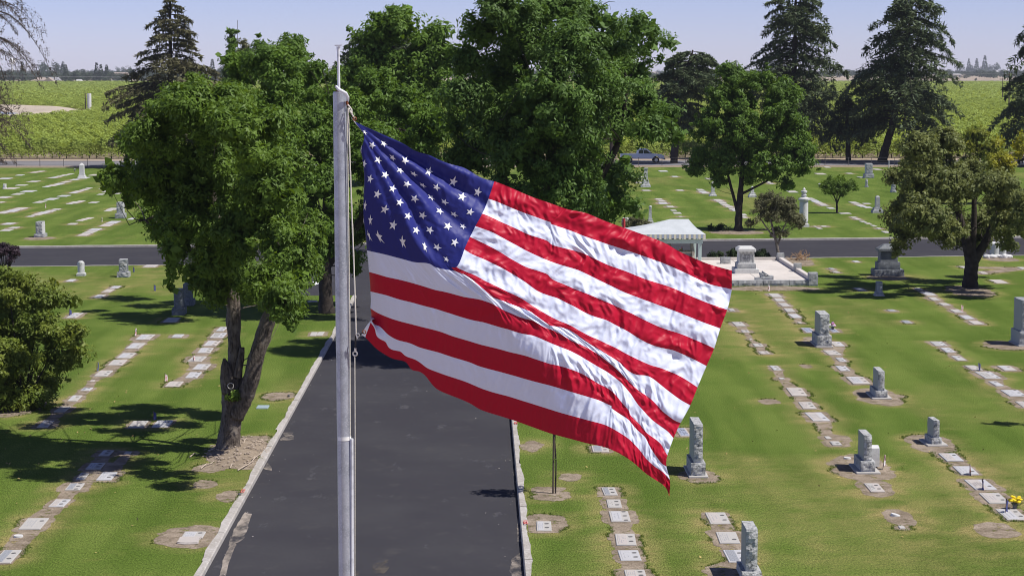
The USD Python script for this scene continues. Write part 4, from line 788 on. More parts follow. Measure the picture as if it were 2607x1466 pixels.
column_stone('tall white round column carrying an urn, behind the small dull tree', 2325, 1182, [('base', [(56, 0), (54, 30), (40, 36), (40, 66)], 4), ('shaft', [(35, 66), (33, 285), (44, 290), (46, 308), (34, 316), (30, 322)], 16), ('urn', [(14, 322), (24, 348), (12, 356), (24, 376), (24, 392), (10, 400), (12, 410), (4, 426)], 14)], G1, 'marble_white', name='column_monument')
column_stone('grey pillar on a long stepped base left of the olive tree', 965, 1030, [('base', [(60, 0), (58, 28), (44, 32), (42, 56)], 4), ('shaft', [(26, 56), (22, 172), (10, 186)], 4)], G2, 'granite', name='pillar_stone')
gq = gp(*G2(1090, 562)); t = Thing('standpipe', 'thin white pipe standing in the grass at the left of the olive tree', 'pipe', gq)
t.part('pipe', tube([(0, 0, 0), (0, 0, 1.0)], .045, 10), 'pipe_white', smooth=40); t.part('cap', lathe([(.06, 1.0), (.06, 1.05), (.02, 1.07)], 10), 'pipe_white')

# the large dark monument under the olive tree
bxm = K3(1100, 442); g = gp(*bxm); s = F / g[1] * K3.z; u = lambda a: a / s
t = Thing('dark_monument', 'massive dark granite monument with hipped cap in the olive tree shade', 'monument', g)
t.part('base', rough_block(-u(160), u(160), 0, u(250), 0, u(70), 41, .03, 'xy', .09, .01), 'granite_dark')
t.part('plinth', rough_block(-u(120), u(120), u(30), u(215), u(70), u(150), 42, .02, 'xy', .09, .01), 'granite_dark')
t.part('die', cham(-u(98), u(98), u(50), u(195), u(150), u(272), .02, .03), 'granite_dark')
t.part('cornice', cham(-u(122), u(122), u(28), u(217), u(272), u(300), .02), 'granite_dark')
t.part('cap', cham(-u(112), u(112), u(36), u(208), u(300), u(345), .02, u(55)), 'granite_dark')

# the terrace with its white monument
ty0, ty1 = float(gp(1950, 728)[1]), float(gp(1950, 671)[1]); tx1 = float(gp(2072, 726)[0]); tx0 = tx1 - 8.6; tz = .26
t = Thing('terrace', 'raised pale concrete terrace with granite edging carrying the white monument', 'terrace', (tx0, ty0, 0))
nxp, nyp = 3, 3
for i in range(nxp):
    for j in range(nyp):
        a, b = (tx1 - tx0 - .3) / nxp, (ty1 - ty0 - .6) / nyp
        t.part('paving_slab', cham(i * a + .008, (i + 1) * a - .008, .3 + j * b + .008, .3 + (j + 1) * b - .008, 0, tz + .004 * ((i * 7 + j * 3) % 3), .01), 'terrace_concrete')
for i in range(6):
    a = (tx1 - tx0) / 6; t.part('edging_stone', rough_block(i * a + .01, (i + 1) * a - .01, 0, .29, 0, tz + .05, 50 + i, .03, 'y', .1, .004), 'granite')
for i in range(6):
    a = (ty1 - ty0 - .3) / 6; t.part('edging_stone', cham(tx1 - tx0 - .28, tx1 - tx0, .3 + i * a + .01, .3 + (i + 1) * a - .01, 0, tz + .22, .02), 'terrace_concrete')
for i in range(5):
    a = (tx1 - tx0 - .3) / 5; t.part('edging_stone', cham(i * a + .01, (i + 1) * a - .01, ty1 - ty0 - .28, ty1 - ty0, 0, tz + .14, .02), 'terrace_concrete')
for (x, y, sz) in ((tx1 - tx0 - .1, .15, .5), (tx1 - tx0 - .12, (ty1 - ty0) * .42, .42), (tx1 - tx0 - .14, (ty1 - ty0) * .93, .42)):
    t.part('corner_stone', rough_block(x - sz / 2, x + sz / 2, y - sz / 2, y + sz / 2, 0, tz + .48, int(sz * 100 + y * 10), .02, 'xy', .08, .01), 'granite')
for lab, (px_, py_), sz in (('squarish granite block on the front edge of the terrace', (1932, 726), .40), ('small pale granite block at the back of the terrace left of the monument', (1848, 672), .6)):
    g = gp(px_, py_, 0 if py_ > 720 else tz); q = Thing('granite_block', lab, 'stone block', g); q.part('block', rough_block(-sz / 2, sz / 2, 0, sz * .8, 0, .42 if py_ > 720 else .38, int(px_), .02, 'xy', .07, .01), 'granite')
g = gp(1953, 714, tz); q = Thing('memorial_plaque', 'slanted grey memorial plaque on a rough stone at the terrace front', 'plaque', g)
q.part('stone_base', rough_block(-.34, .36, 0, .55, 0, .24, 77, .03, 'xy', .08, .01), 'granite'); q.part('stone_back', rough_block(-.38, -.08, .05, .5, .24, .42, 78, .03, 'xy', .07, .01), 'granite')
q.part('plaque', rot(cham(-.26, .30, .02, .62, .30, .36, .01), [0, 1, 0], 32, (.0, .3, .33)), 'granite_smooth')
g = gp(1902, 697, tz); s = 4.2617 * F / g[1]; u = lambda a: a / s
q = Thing('white_monument', 'white marble monument with carved front and wide cap on the terrace', 'monument', g)
dp = 1.25
q.part('foundation', cham(-u(132), u(132), 0, dp + .35, 0, u(50), .02), 'marble_white')
q.part('base', rough_block(-u(102), u(100), .12, dp + .1, u(50), u(100), 81, .012, 'y', .09, .004), 'granite')
q.part('base_cap', cham(-u(98), u(96), .14, dp + .08, u(100), u(112), .01), 'marble_white')
q.part('die', cham(-u(84), u(84), .22, dp, u(112), u(232), .015, .01), 'marble_grey')
q.part('cap', cham(-u(100), u(98), .08, dp + .14, u(238), u(272), .03), 'marble_white'); q.part('cap_top', cham(-u(92), u(90), .2, dp + .02, u(272), u(290), .03, .06), 'marble_white')
for i, xx in enumerate((-62, -20, 22, 62)): q.part('bracket', cham(u(xx - 10), u(xx + 10), .16, .24, u(222), u(240), .01), 'marble_white')
rr_ = random.Random(3); lines = []
for i in range(5):
    z0 = u(205 - i * 17); hw = u(52 - 5 * i if i > 1 else 30 + 12 * i)
    n = 7
    for j in range(n):
        if rr_.random() < .8: lines.append(bx(-hw + 2 * hw * j / n, -hw + 2 * hw * (j + .72) / n, .206, .232, z0 - u(5), z0 + u(4)))
for sgn in (-1, 1):
    for i in range(5): lines.append(bx(sgn * u(66) - u(5), sgn * u(66) + u(5), .206, .232, u(190 - i * 15), u(198 - i * 15)))
q.part('carving', cat(lines), 'carving_dark')

# ================================================================ trees
def leaf_quads(c, nrm, axis, ln, wd):
    """c (N,3) centres; nrm, axis (N,3); ln, wd (N,): one folded rhombus for each leaf"""
    a = axis - (axis * nrm).sum(1, keepdims=True) * nrm; a /= np.linalg.norm(a, axis=1, keepdims=True) + 1e-9
    b = np.cross(nrm, a); a = a * (ln / 2)[:, None]; b = b * (wd / 2)[:, None]
    v = np.stack([c - a, c + b - a * .1, c + a, c - b - a * .1], 1).reshape(-1, 3); k = np.arange(len(c)) * 4
    return v, np.vstack([np.column_stack([k, k + 1, k + 2]), np.column_stack([k, k + 2, k + 3])])
def unit(v): return v / (np.linalg.norm(v, axis=-1, keepdims=True) + 1e-9)
def rsphere(r, n): return unit(r.normal(size=(n, 3)))
def crown(lobes, Y, s, seed, clump_r=.5, per=150, leaf=(.13, .055), density=1.0, holes=.40, droop=.1, flat=.75, shell=(.55, 1.0), depth=.95, jit=.25, upbias=.5, core=1.0, spread=0.0):
    """lobes: (px, py, rx, ry[, dy]) in photo pixels at the tree's distance"""
    r = np.random.default_rng(seed); C, O, SZ = [], [], []
    for lb in lobes:
        cx, cy, rx, ry = lb[:4]; dy = lb[4] if len(lb) > 4 else r.uniform(-.35, .35) * (rx + ry) / 2 / s + (spread * (2 * ((0.381966 * len(C) + .13) % 1.0) - 1))
        c = at(cx, cy, Y + dy); R = np.array([rx / s, (rx + ry) / 2 / s * depth, ry / s])
        n = max(4, int(density * 5.0 * (R[0] * R[2] + R[0] * R[1] + R[1] * R[2]) / 3 / clump_r ** 2))
        d = rsphere(r, n); d[:, 2] = np.where((d[:, 2] < -.3) & (r.random(n) < .35), -d[:, 2], d[:, 2])
        k = r.uniform(shell[0], shell[1], n) ** .6 - clump_r * .35 / R.mean()
        out_ = r.random(n) < .10; k = np.where(out_, r.uniform(.98, 1.12, n), k); SZ.append(np.where(out_, .45, 1.0))
        C.append(c + d * R * k[:, None] + r.normal(0, jit * clump_r, (n, 3))); O.append(unit(d / R))
    C, O, SZ = np.vstack(C), np.vstack(O), np.concatenate(SZ)
    keep = meshkit.fbm(C * (.55 / max(clump_r, .3) * .5) + seed, 3, seed) > holes; C, O, SZ = C[keep], O[keep], SZ[keep]
    sz = r.uniform(.6, 1.3, len(C)) * clump_r * SZ
    n = per; idx = np.repeat(np.arange(len(C)), np.maximum(12, (n * SZ ** 1.5).astype(int))); N = len(idx)
    d = rsphere(r, N); rad = r.random(N) ** .45
    P = C[idx] + d * (rad * sz[idx])[:, None] * np.array([1, 1, flat])
    out = unit(d * .8 + O[idx] * .55 + np.array([0, 0, upbias])); nr = unit(out + r.normal(0, .45, (N, 3)))
    ax = unit(d + r.normal(0, .5, (N, 3)) + np.array([0, 0, -droop]))
    lv_ = r.uniform(.55, 1.5, N); ln = leaf[0] * lv_; wd = leaf[1] * lv_ * r.uniform(.8, 1.2, N)
    # shaded inner leaves, larger and fewer, so that the crown is not see-through
    m = int(core * len(idx) / 9); j = r.choice(np.nonzero(SZ == 1)[0], m); Pc = C[j] - O[j] * (r.uniform(.5, 1.5, (m, 1)) * clump_r) + r.normal(0, .22 * clump_r, (m, 3)); k3 = 2.3
    return cat([leaf_quads(P, nr, ax, ln, wd), leaf_quads(Pc, rsphere(r, m), rsphere(r, m), leaf[0] * k3 * r.uniform(.6, 1.3, m), leaf[0] * k3 * .6 * r.uniform(.6, 1.3, m))]), C
def limb(pts, Y, s, seed=0, sides=12, ext=0):      # pts: (px, py, width px[, dy])
    p = np.array([at(q[0], q[1], Y + (q[3] if len(q) > 3 else 0)) for q in pts]); w = np.array([q[2] / 2 / s for q in pts])
    t = np.linspace(0, 1, len(p)); tt = np.linspace(0, 1, (len(p) - 1) * 6 + 1)
    p = np.column_stack([np.interp(tt, t, p[:, i]) for i in range(3)]); w = np.interp(tt, t, w)
    for _ in range(2): p[1:-1] = (p[:-2] + 2 * p[1:-1] + p[2:]) / 4
    v, f = tube(p, w, sides); n = meshkit.fbm(v * np.array([6, 6, 2.2]) + seed, 3, seed + 1) - .5
    ctr = np.repeat(p, sides, 0); ctr = np.vstack([ctr, p[:1], p[-1:]]); return v + (v - ctr) * (n * .55)[:, None], f
def twigs(C, trunk_pts, seed, n=40, r0=.05):       # limbs that run from the trunk out to the leaf clumps
    r = np.random.default_rng(seed); ms = []; tp = np.array(trunk_pts)
    for i in r.choice(len(C), min(n, len(C)), replace=False):
        c = C[i]; low = tp[tp[:, 2] < c[2] - .3]; low = low if len(low) else tp[:1]
        a = low[np.argmin(np.linalg.norm(low - c, axis=1) + np.abs(low[:, 2] - (c[2] - 1.2)) * .3)]; m = (a + c) / 2 + np.array([0, 0, -.12 * np.linalg.norm(c - a)]) + r.normal(0, .12, 3)
        ms.append(tube([a, a * .5 + m * .5 + r.normal(0, .05, 3), m, m * .5 + c * .5, c], [r0, r0 * .8, r0 * .6, r0 * .4, r0 * .2], 5, False))
    return ms
def trunk_axis(limbs, Y): return [at(q[0], q[1], Y + (q[3] if len(q) > 3 else 0)) for l in limbs for q in l]
def broadleaf(name, label, cat_, foot, limbs, lobes, leaf_m, bark_m, seed, n_twigs=40, group=None, extra=None, **kw_):
    g = gp(*foot); Y = float(g[1]); s = F / Y; t = Thing(name, label, cat_, g, group=group)
    m, C = crown(lobes, Y, s, seed, **kw_)
    for i, l in enumerate(limbs): t.part('trunk' if i == 0 else 'limb', limb(l, Y, s, seed + i), bark_m, smooth=True, world=True)
    tw = twigs(C, trunk_axis(limbs, Y), seed, n_twigs, r0=max(.02, limbs[0][-1][2] / 2 / s * .35))
    if tw: t.part('branches', cat(tw), bark_m, smooth=True, world=True)
    t.part('crown', m, leaf_m, world=True)
    if extra: extra(t, Y, s)
    return t
# the forked tree in the left foreground
T1_limbs = [[(582, 1152, 76), (583, 1128, 60), (588, 1080, 54), (592, 1030, 56), (594, 985, 50), (596, 930, 36), (597, 860, 34), (594, 790, 36), (585, 700, 34), (560, 600, 26), (540, 480, 18), (525, 350, 10)],
 [(600, 1060, 44, -.1), (622, 1015, 42, -.2), (640, 960, 40, -.3), (658, 890, 40, -.35), (680, 820, 40, -.35), (705, 750, 30, -.3), (715, 640, 22, 0), (705, 520, 14, .3)],
 [(583, 1000, 36, -.15), (578, 960, 34, -.22), (574, 930, 22, -.28), (571, 912, 6, -.28)],
 [(605, 960, 22, -.25), (612, 920, 20, -.25), (616, 884, 14, -.25)],
 [(560, 620, 16), (480, 640, 13), (420, 610, 10), (370, 560, 7)]]
T1_lobes = [(520, 285, 115, 75), (470, 240, 50, 40), (595, 270, 60, 60), (400, 330, 85, 85), (345, 370, 45, 60), (630, 345, 105, 85), (420, 450, 105, 105), (560, 470, 130, 120), (690, 470, 80, 90), (740, 430, 40, 60), (650, 590, 130, 90), (480, 590, 115, 75), (400, 560, 55, 60), (725, 650, 75, 80), (600, 690, 85, 60), (570, 720, 60, 40), (295, 455, 36, 22), (335, 480, 36, 22), (715, 765, 62, 48), (745, 800, 28, 26), (665, 745, 50, 40), (435, 655, 40, 22), (770, 680, 40, 60), (790, 600, 40, 80), (540, 660, 80, 50), (555, 735, 60, 45, -.7), (620, 715, 70, 50, -.9), (690, 715, 60, 50, -.9), (500, 700, 40, 40, -.3), (535, 430, 85, 100, -2.6), (610, 360, 70, 70, -1.5), (640, 520, 80, 90, -2.2), (470, 520, 70, 70, -2.0)]
T1_lobes += [(x, y, rx * .9, ry * .9, dy_) for (x, y, rx, ry, *_), dy_ in zip(T1_lobes[:25:2], [-3.2, 3.4, 5.0, -1.8, 4.4, -3.6, 6.0, 2.6, -2.4, 5.4, 3.8, 4.8, 2.2]) if y + ry < 720 or dy_ > 0]
def t1_extra(t, Y, s):
    m, _ = crown([(595, 1000, 16, 22, -.45)], Y, s, 77, clump_r=.14, per=60, leaf=(.1, .05)); t.part('shoots', m, 'leaf_ash', world=True)
    t.part('hoop', mv(rot(trimesh.creation.torus(.09, .010, 18, 6), [1, .1, 0], 85), at(587, 982, Y - .62)), 'rope', smooth=True, world=True)
T1 = broadleaf('forked_tree', 'leafy green tree with forked bare trunk in the left foreground beside the road', 'tree', (582, 1148), T1_limbs, T1_lobes, 'leaf_ash', 'bark', 101, 60, clump_r=.40, per=190, leaf=(.145, .055), density=1.0, holes=.36, spread=6.6, extra=t1_extra)
# its mound of dry soil, with bared roots
gm = gp(604, 1148); rr2 = np.linspace(0, 1, 10); aa = np.linspace(0, 2 * np.pi, 41)
Rg, Ag = np.meshgrid(rr2, aa, indexing='ij'); mxx = Rg * np.cos(Ag) * 1.0; myy = Rg * np.sin(Ag) * 2.6; hz = .20 * (1 - Rg ** 2) ** 1.5 * (0.6 + .8 * meshkit.fbm(np.stack([mxx * 1.5, myy * 1.5, mxx * 0], -1), 3, 4)) - .01
struct('mound', (lambda m: (m[0], m[1]))(grid_mesh(np.stack([mxx + gm[0], myy + gm[1], hz], -1))), 'soil', smooth=True)
V6 = Z(400, 1100, 2.576)
for i, ps in enumerate([[(585, 60), (575, 85), (570, 100), (555, 108)], [(598, 130), (630, 132), (660, 134), (690, 142)], [(620, 200), (640, 185), (655, 165), (690, 150)], [(640, 172), (625, 190)], [(288, 243), (320, 225), (350, 212), (372, 207)], [(530, 255), (570, 240), (600, 215), (625, 205)], [(215, 168), (245, 152), (270, 150)], [(480, 240), (490, 225), (500, 218)], [(560, 70), (566, 90)], [(400, 190), (425, 196), (445, 190)], [(660, 82), (690, 76), (700, 70)]]):
    P = np.array([gp(*V6(*p)) for p in ps]); P[:, 2] = [.03 + .05 * (k % 2) for k in range(len(P))]
    P[:, 2] += .14 * np.clip(1 - ((P[:, 0] - gm[0]) / 1.0) ** 2 - ((P[:, 1] - gm[1]) / 2.6) ** 2, 0, 1) ** 1.5
    q = Thing('bare_root', f'pale bared tree root on the mound of the forked tree, {["first", "second", "third", "fourth", "fifth", "sixth", "seventh", "eighth", "ninth", "tenth", "eleventh"][i]} from its trunk', 'root', P[0], group='bared roots on the mound')
    q.part('root', tube(P, np.linspace(.022, .012, len(P)), 6), 'root_wood', smooth=True, world=True)
r = np.random.default_rng(9); ch = []
for i in range(170):
    a, k = r.uniform(0, 6.28), r.random() ** .5; x, y = k * 1.05 * math.cos(a), k * 2.7 * math.sin(a); z = .20 * (1 - k ** 2) ** 1.5 + .015
    ch.append(mv(rot(bx(-.05, .05, -.016, .016, -.008, .008), [0, 0, 1], r.uniform(0, 180)), (gm[0] + x, gm[1] + y, z)))
p_ = numbered('/World', 'wood_chips'); setdata(usdkit.mesh(stage, p_, cat(ch), L + 'root_wood').GetPrim(), 'scattered pale wood chips on the mound round the forked tree', 'wood chips', None, 'stuff')
# the tree by the parking bay
broadleaf('road_tree', 'wide green tree behind the forked tree, trunk beside the parking bay', 'tree', (832, 797),
 [[(832, 800, 46), (830, 770, 36), (828, 720, 32), (826, 660, 32), (830, 560, 26), (840, 420, 18), (860, 260, 9)], [(828, 700, 26), (770, 600, 20), (710, 450, 14), (670, 250, 8)], [(830, 680, 24, .5), (920, 560, 18, .6), (990, 430, 12, .8), (1020, 330, 8, .8)]],
 [(690, 200, 85, 100), (740, 140, 65, 50), (620, 210, 50, 90), (595, 150, 24, 60), (790, 230, 90, 90), (650, 330, 110, 100), (780, 370, 110, 110), (700, 480, 110, 90), (820, 520, 90, 120), (880, 300, 80, 80), (960, 250, 80, 80), (930, 380, 90, 90), (1040, 290, 70, 70), (1070, 350, 60, 60), (1000, 450, 90, 80), (880, 600, 70, 60), (800, 640, 70, 50), (900, 670, 40, 22), (1110, 320, 50, 40), (1165, 310, 22, 22), (960, 560, 70, 60), (1090, 430, 60, 60)], 'leaf_ash_b', 'bark_dark', 102, 50, clump_r=.52, per=160, leaf=(.19, .075), density=1.0, holes=.38, spread=4.6)
broadleaf('tall_back_tree', 'tall green tree rising behind the flagpole top', 'tree', (985, 640),
 [[(985, 645, 26), (985, 500, 22), (990, 300, 16), (1000, 120, 8)]],
 [(1010, 80, 80, 60), (960, 110, 70, 60), (1050, 130, 70, 70), (930, 170, 60, 50), (1000, 200, 110, 80), (1085, 190, 50, 90), (1115, 90, 32, 50), (1120, 160, 32, 60), (1130, 130, 22, 25), (900, 220, 50, 60), (1050, 270, 90, 70), (980, 330, 110, 90), (1020, 40, 30, 26), (970, 60, 34, 30)], 'leaf_ash_b', 'bark_dark', 103, 20, clump_r=.75, per=110, leaf=(.30, .12), density=1.05, holes=.36)
# the great tree behind the flag
broadleaf('great_tree', 'huge dense dark green tree in the middle, taller than the photo', 'tree', (1392, 905),
 [[(1392, 910, 60), (1392, 850, 48), (1392, 760, 44), (1390, 620, 40), (1400, 450, 30), (1410, 250, 20), (1400, 60, 10)], [(1390, 650, 30), (1310, 520, 24), (1260, 400, 14), (1250, 300, 8)], [(1392, 640, 32, .4), (1500, 500, 24, .6), (1580, 360, 16, .6), (1600, 200, 8, .6)]],
 [(1290, 40, 110, 70), (1400, 10, 110, 70), (1480, 40, 60, 70), (1230, 90, 60, 60), (1350, 130, 120, 90), (1460, 140, 90, 90), (1195, 160, 55, 60), (1260, 210, 90, 70), (1180, 240, 55, 50), (1540, 130, 60, 60), (1600, 110, 55, 60), (1660, 100, 40, 45), (1690, 110, 22, 30), (1570, 60, 20, 40), (1625, 60, 22, 30), (1620, 190, 70, 60), (1540, 230, 100, 80), (1650, 270, 50, 70), (1400, 260, 120, 100), (1260, 330, 85, 90), (1230, 290, 50, 50), (1330, 400, 90, 90), (1380, 460, 40, 60), (1200, 400, 60, 80), (1470, 350, 110, 100), (1570, 320, 80, 75), (1655, 330, 48, 44), (1690, 300, 30, 50), (1702, 345, 18, 22), (1450, 470, 90, 80), (1530, 460, 75, 70), (1590, 440, 55, 26), (1490, 550, 70, 50), (1560, 530, 60, 50), (1300, 500, 60, 60), (1600, 530, 24, 30), (1530, 590, 60, 40), (1340, 300, 90, 80), (1160, 330, 45, 60, 2), (1150, 420, 42, 60, 2), (1175, 490, 60, 50, 2), (1140, 250, 36, 40, 2)], 'leaf_big', 'bark_dark', 104, 60, clump_r=.52, per=140, leaf=(.18, .07), density=1.1, holes=.38, spread=3.2)
# right middle tree
broadleaf('middle_tree', 'dark green tree with forked trunk beyond the cross road on the right', 'tree', (1881, 588),
 [[(1881, 590, 30), (1880, 570, 20), (1882, 530, 17), (1886, 480, 13), (1892, 400, 10), (1890, 300, 7), (1885, 200, 4)], [(1879, 545, 9), (1866, 495, 8), (1852, 440, 6), (1830, 380, 4)], [(1886, 495, 7), (1920, 478, 6), (1955, 460, 5), (1985, 430, 4)]],
 [(1880, 200, 50, 36), (1850, 190, 30, 30), (1930, 215, 45, 40), (1975, 225, 36, 36), (1860, 260, 70, 50), (1950, 270, 70, 50), (2010, 250, 30, 40), (1810, 330, 50, 50), (1890, 330, 80, 60), (1990, 330, 60, 60), (1780, 400, 36, 36), (1840, 410, 50, 40), (1930, 400, 60, 50), (2030, 370, 40, 50), (2060, 400, 24, 36), (1990, 420, 45, 36), (1830, 455, 22, 16), (2040, 430, 30, 22), (1960, 440, 30, 22), (1770, 430, 24, 18), (2000, 470, 12, 14), (1915, 440, 40, 25)], 'leaf_ash_b', 'bark_dark', 105, 40, clump_r=.52, per=120, leaf=(.22, .09), density=1.1, holes=.38)
# the spreading olive-green tree at the right
broadleaf('olive_tree', 'spreading olive-green tree with thick trunk at the right by the dark monument', 'tree', (2470, 732),
 [[(2470, 736, 46), (2470, 715, 36), (2472, 690, 35), (2474, 660, 38), (2462, 620, 26), (2440, 540, 16), (2400, 440, 8)], [(2480, 665, 26), (2510, 615, 20), (2540, 540, 14), (2560, 460, 8)], [(2472, 650, 24), (2480, 580, 16), (2480, 480, 10)]],
 [(2340, 390, 60, 50), (2400, 365, 60, 40), (2310, 450, 55, 50), (2370, 460, 80, 60), (2290, 520, 45, 45), (2350, 550, 80, 55), (2430, 490, 70, 60), (2450, 450, 80, 40), (2530, 475, 70, 45), (2395, 425, 60, 45), (2590, 520, 50, 50), (2560, 520, 55, 45), (2480, 570, 90, 50), (2400, 590, 70, 36), (2300, 590, 45, 32), (2275, 560, 30, 30), (2570, 580, 60, 45), (2330, 620, 40, 16), (2620, 540, 50, 60), (2650, 500, 40, 60), (2480, 620, 60, 20), (2285, 630, 26, 12), (2560, 620, 40, 18)], 'leaf_olive', 'bark_dark', 106, 60, clump_r=.42, per=85, leaf=(.17, .09), density=1.15, holes=.40, spread=5.5)
broadleaf('yellowing_tree', 'tree turning yellow behind the olive-green tree', 'tree', (2482, 520),
 [[(2482, 522, 9), (2484, 430, 7), (2488, 350, 4)]],
 [(2490, 345, 30, 26), (2505, 380, 28, 26), (2470, 370, 24, 22), (2545, 380, 45, 45), (2500, 425, 55, 40), (2455, 420, 30, 25), (2560, 430, 45, 40), (2590, 370, 30, 40), (2460, 470, 40, 30)], 'leaf_yellow', 'bark_dark', 107, 16, clump_r=.6, per=90, leaf=(.24, .13), density=1.0, holes=.47)
broadleaf('small_dull_tree', 'small brownish-green round tree with thin trunk beside the white monument', 'tree', (1984, 668),
 [[(1984, 670, 11), (1982, 650, 9), (1978, 625, 8), (1972, 600, 7), (1962, 560, 4)], [(1981, 622, 6), (1990, 590, 5), (2005, 560, 3)], [(1977, 612, 5), (1955, 585, 4), (1935, 555, 3)]],
 [(1965, 510, 40, 26), (1930, 535, 30, 28), (2000, 530, 34, 26), (1970, 550, 55, 30), (1920, 565, 22, 20), (2025, 560, 24, 22), (1960, 585, 40, 18), (2035, 570, 14, 14), (1990, 595, 20, 10), (2015, 510, 8, 14)], 'leaf_dull', 'bark_pale', 108, 40, clump_r=.22, per=60, leaf=(.09, .045), density=1.25, holes=.40)
broadleaf('small_round_tree', 'small green vase-shaped tree alone on the far right lawn', 'tree', (2131, 543),
 [[(2131, 545, 6), (2131, 525, 5), (2130, 515, 4), (2122, 495, 3), (2112, 470, 2)], [(2131, 518, 4), (2140, 495, 3), (2155, 470, 2)], [(2130, 515, 4), (2132, 480, 2)]],
 [(2130, 468, 26, 16), (2105, 475, 18, 16), (2160, 472, 20, 18), (2130, 485, 40, 14), (2175, 478, 12, 12), (2140, 455, 8, 8), (2115, 455, 7, 9)], 'leaf_ash', 'bark_dark', 109, 24, clump_r=.28, per=70, leaf=(.12, .05), density=1.3, holes=.38)
# the staked sapling below the flag: its crown is hidden by the flag and seen by its shadow
def sapling(label, foot, seed, lean=0):
    g = gp(*foot); t = Thing('sapling', label, 'sapling', g)
    t.part('stake', tube([(.0, 0, -.05), (0.02, 0, 2.0)], .028, 10), 'pole_wood', smooth=40)
    t.part('trunk', tube([(.07, .02, 0), (.085, .02, .9), (.05, .02, 1.5), (.07, .02, 2.2), (.05, 0, 3.0)], [.022, .02, .018, .015, .01], 8), 'bark_dark', smooth=True)
    for zz in (1.0, 1.75): t.part('tie', mv(rot(trimesh.creation.torus(.06, .012, 14, 6), [0, 0, 1], 0), (.045, .01, zz)), 'leaf_ash')
    r = np.random.default_rng(seed); C = np.array([.1, 0, 2.55]) + rsphere(r, 60) * r.random((60, 1)) ** .5 * np.array([.62, .5, .85]); idx = np.repeat(np.arange(60), 34); n = len(idx)
    d = rsphere(r, n); Pp = C[idx] + d * .17 * r.random((n, 1)); tw = [tube([(.06, 0, max(1.8, c[2] - .5)), c], [.008, .003], 4, False) for c in C[::2]]
    t.part('branches', cat(tw), 'bark_dark'); t.part('crown', leaf_quads(Pp, unit(d + r.normal(0, .5, (n, 3)) + [0, 0, .5]), unit(r.normal(size=(n, 3))), .11 * r.uniform(.7, 1.3, n), .05 * r.uniform(.7, 1.3, n)), 'leaf_ash')
    return t
sapling('thin staked sapling on a bare soil patch below the flag', (1408, 1256), 31)
sapling('sapling just outside the right edge whose shadow lies on the lawn', (2672, 1086), 32)

# shrubs
def shrub(name, label, foot, lobes, lm, seed, stem=True, **kw_):
    g = gp(*foot); Y = float(g[1]); s = F / Y; t = Thing(name, label, 'shrub', g)
    m, C = crown(lobes, Y, s, seed, **kw_); t.part('foliage', m, lm, world=True)
    if stem: t.part('stems', cat([tube([g + np.array([0, 0, -.05]), (g + c) / 2, c], [.05, .03, .01], 5, False) for c in C[::max(1, len(C) // 14)]]), 'bark_dark', world=True)
    return t
shrub('dense_shrub', 'dense rounded yellow-green shrub at the left frame edge', (60, 1035), [(30, 740, 60, 40), (90, 770, 60, 50), (20, 830, 80, 80), (110, 850, 80, 70), (165, 770, 16, 40), (185, 850, 34, 46), (200, 900, 20, 30), (118, 738, 20, 28), (60, 715, 24, 30), (10, 700, 30, 30), (60, 920, 90, 60), (150, 930, 50, 50), (-40, 800, 90, 90), (-60, 900, 110, 100), (40, 970, 70, 36), (-50, 990, 90, 40), (40, 1010, 120, 32), (110, 985, 60, 30), (-20, 930, 120, 80)], 'leaf_shrub', 201, clump_r=.40, per=150, leaf=(.13, .05), density=1.0, holes=.34, spread=.8)
shrub('purple_shrub', 'purple-leaved small tree at the left edge by the cross road', (10, 712), [(5, 640, 26, 24), (30, 650, 18, 26), (-25, 645, 30, 30), (15, 670, 26, 16), (40, 640, 8, 16)], 'leaf_purple', 202, clump_r=.22, per=70, leaf=(.10, .06), density=1.3, holes=.36)
shrub('dark_bush', 'low dark bush behind the pavilion', (1622, 592), [(1620, 566, 30, 16), (1645, 572, 16, 12), (1600, 572, 18, 14)], 'leaf_dull', 203, clump_r=.25, per=60, leaf=(.10, .05), density=1.4, holes=.3)
for i, (x, y, w, lab) in enumerate([(1812, 664, 13, 'tall rose bush right of the pavilion post'), (1828, 668, 16, 'rose bush between the pavilion post and the small block'), (1866, 668, 22, 'low rose bush left of the white monument'), (1935, 668, 20, 'rose bush right of the white monument'), (1950, 666, 12, 'small rose bush next to the dull tree trunk'), (1890, 664, 14, 'rose bush behind the white monument')]):
    shrub('rose_bush', lab, (x, y), [(x, y - w * .8, w * .9, w * .8), (x + w * .4, y - w * 1.3, w * .4, w * .5)], 'leaf_rose', 210 + i, clump_r=.17, per=40, leaf=(.09, .05), density=1.2, holes=.36)
for i, (x, y, w, lab) in enumerate([(1832, 586, 14, 'dark shrub at the roadside beside the pavilion roof'), (1850, 588, 10, 'small shrub left of the middle tree foot'), (1810, 586, 10, 'low shrub behind the pavilion corner')]):
    shrub('roadside_shrub', lab, (x, y), [(x, y - w * .6, w, w * .6)], 'leaf_rose', 230 + i, clump_r=.22, per=36, leaf=(.12, .06), density=1.2, holes=.36)
g = gp(2038, 663); q = Thing('brush_pile', 'small heap of brown cut brush at the terrace corner', 'brush pile', g); r = np.random.default_rng(6)
q.part('sticks', cat([tube([c, c + d * .35], .012, 4) for c, d in zip(rsphere(r, 90) * r.random((90, 1)) * [.8, .5, .3] + [0, 0, .2], rsphere(r, 90))]), 'brush')

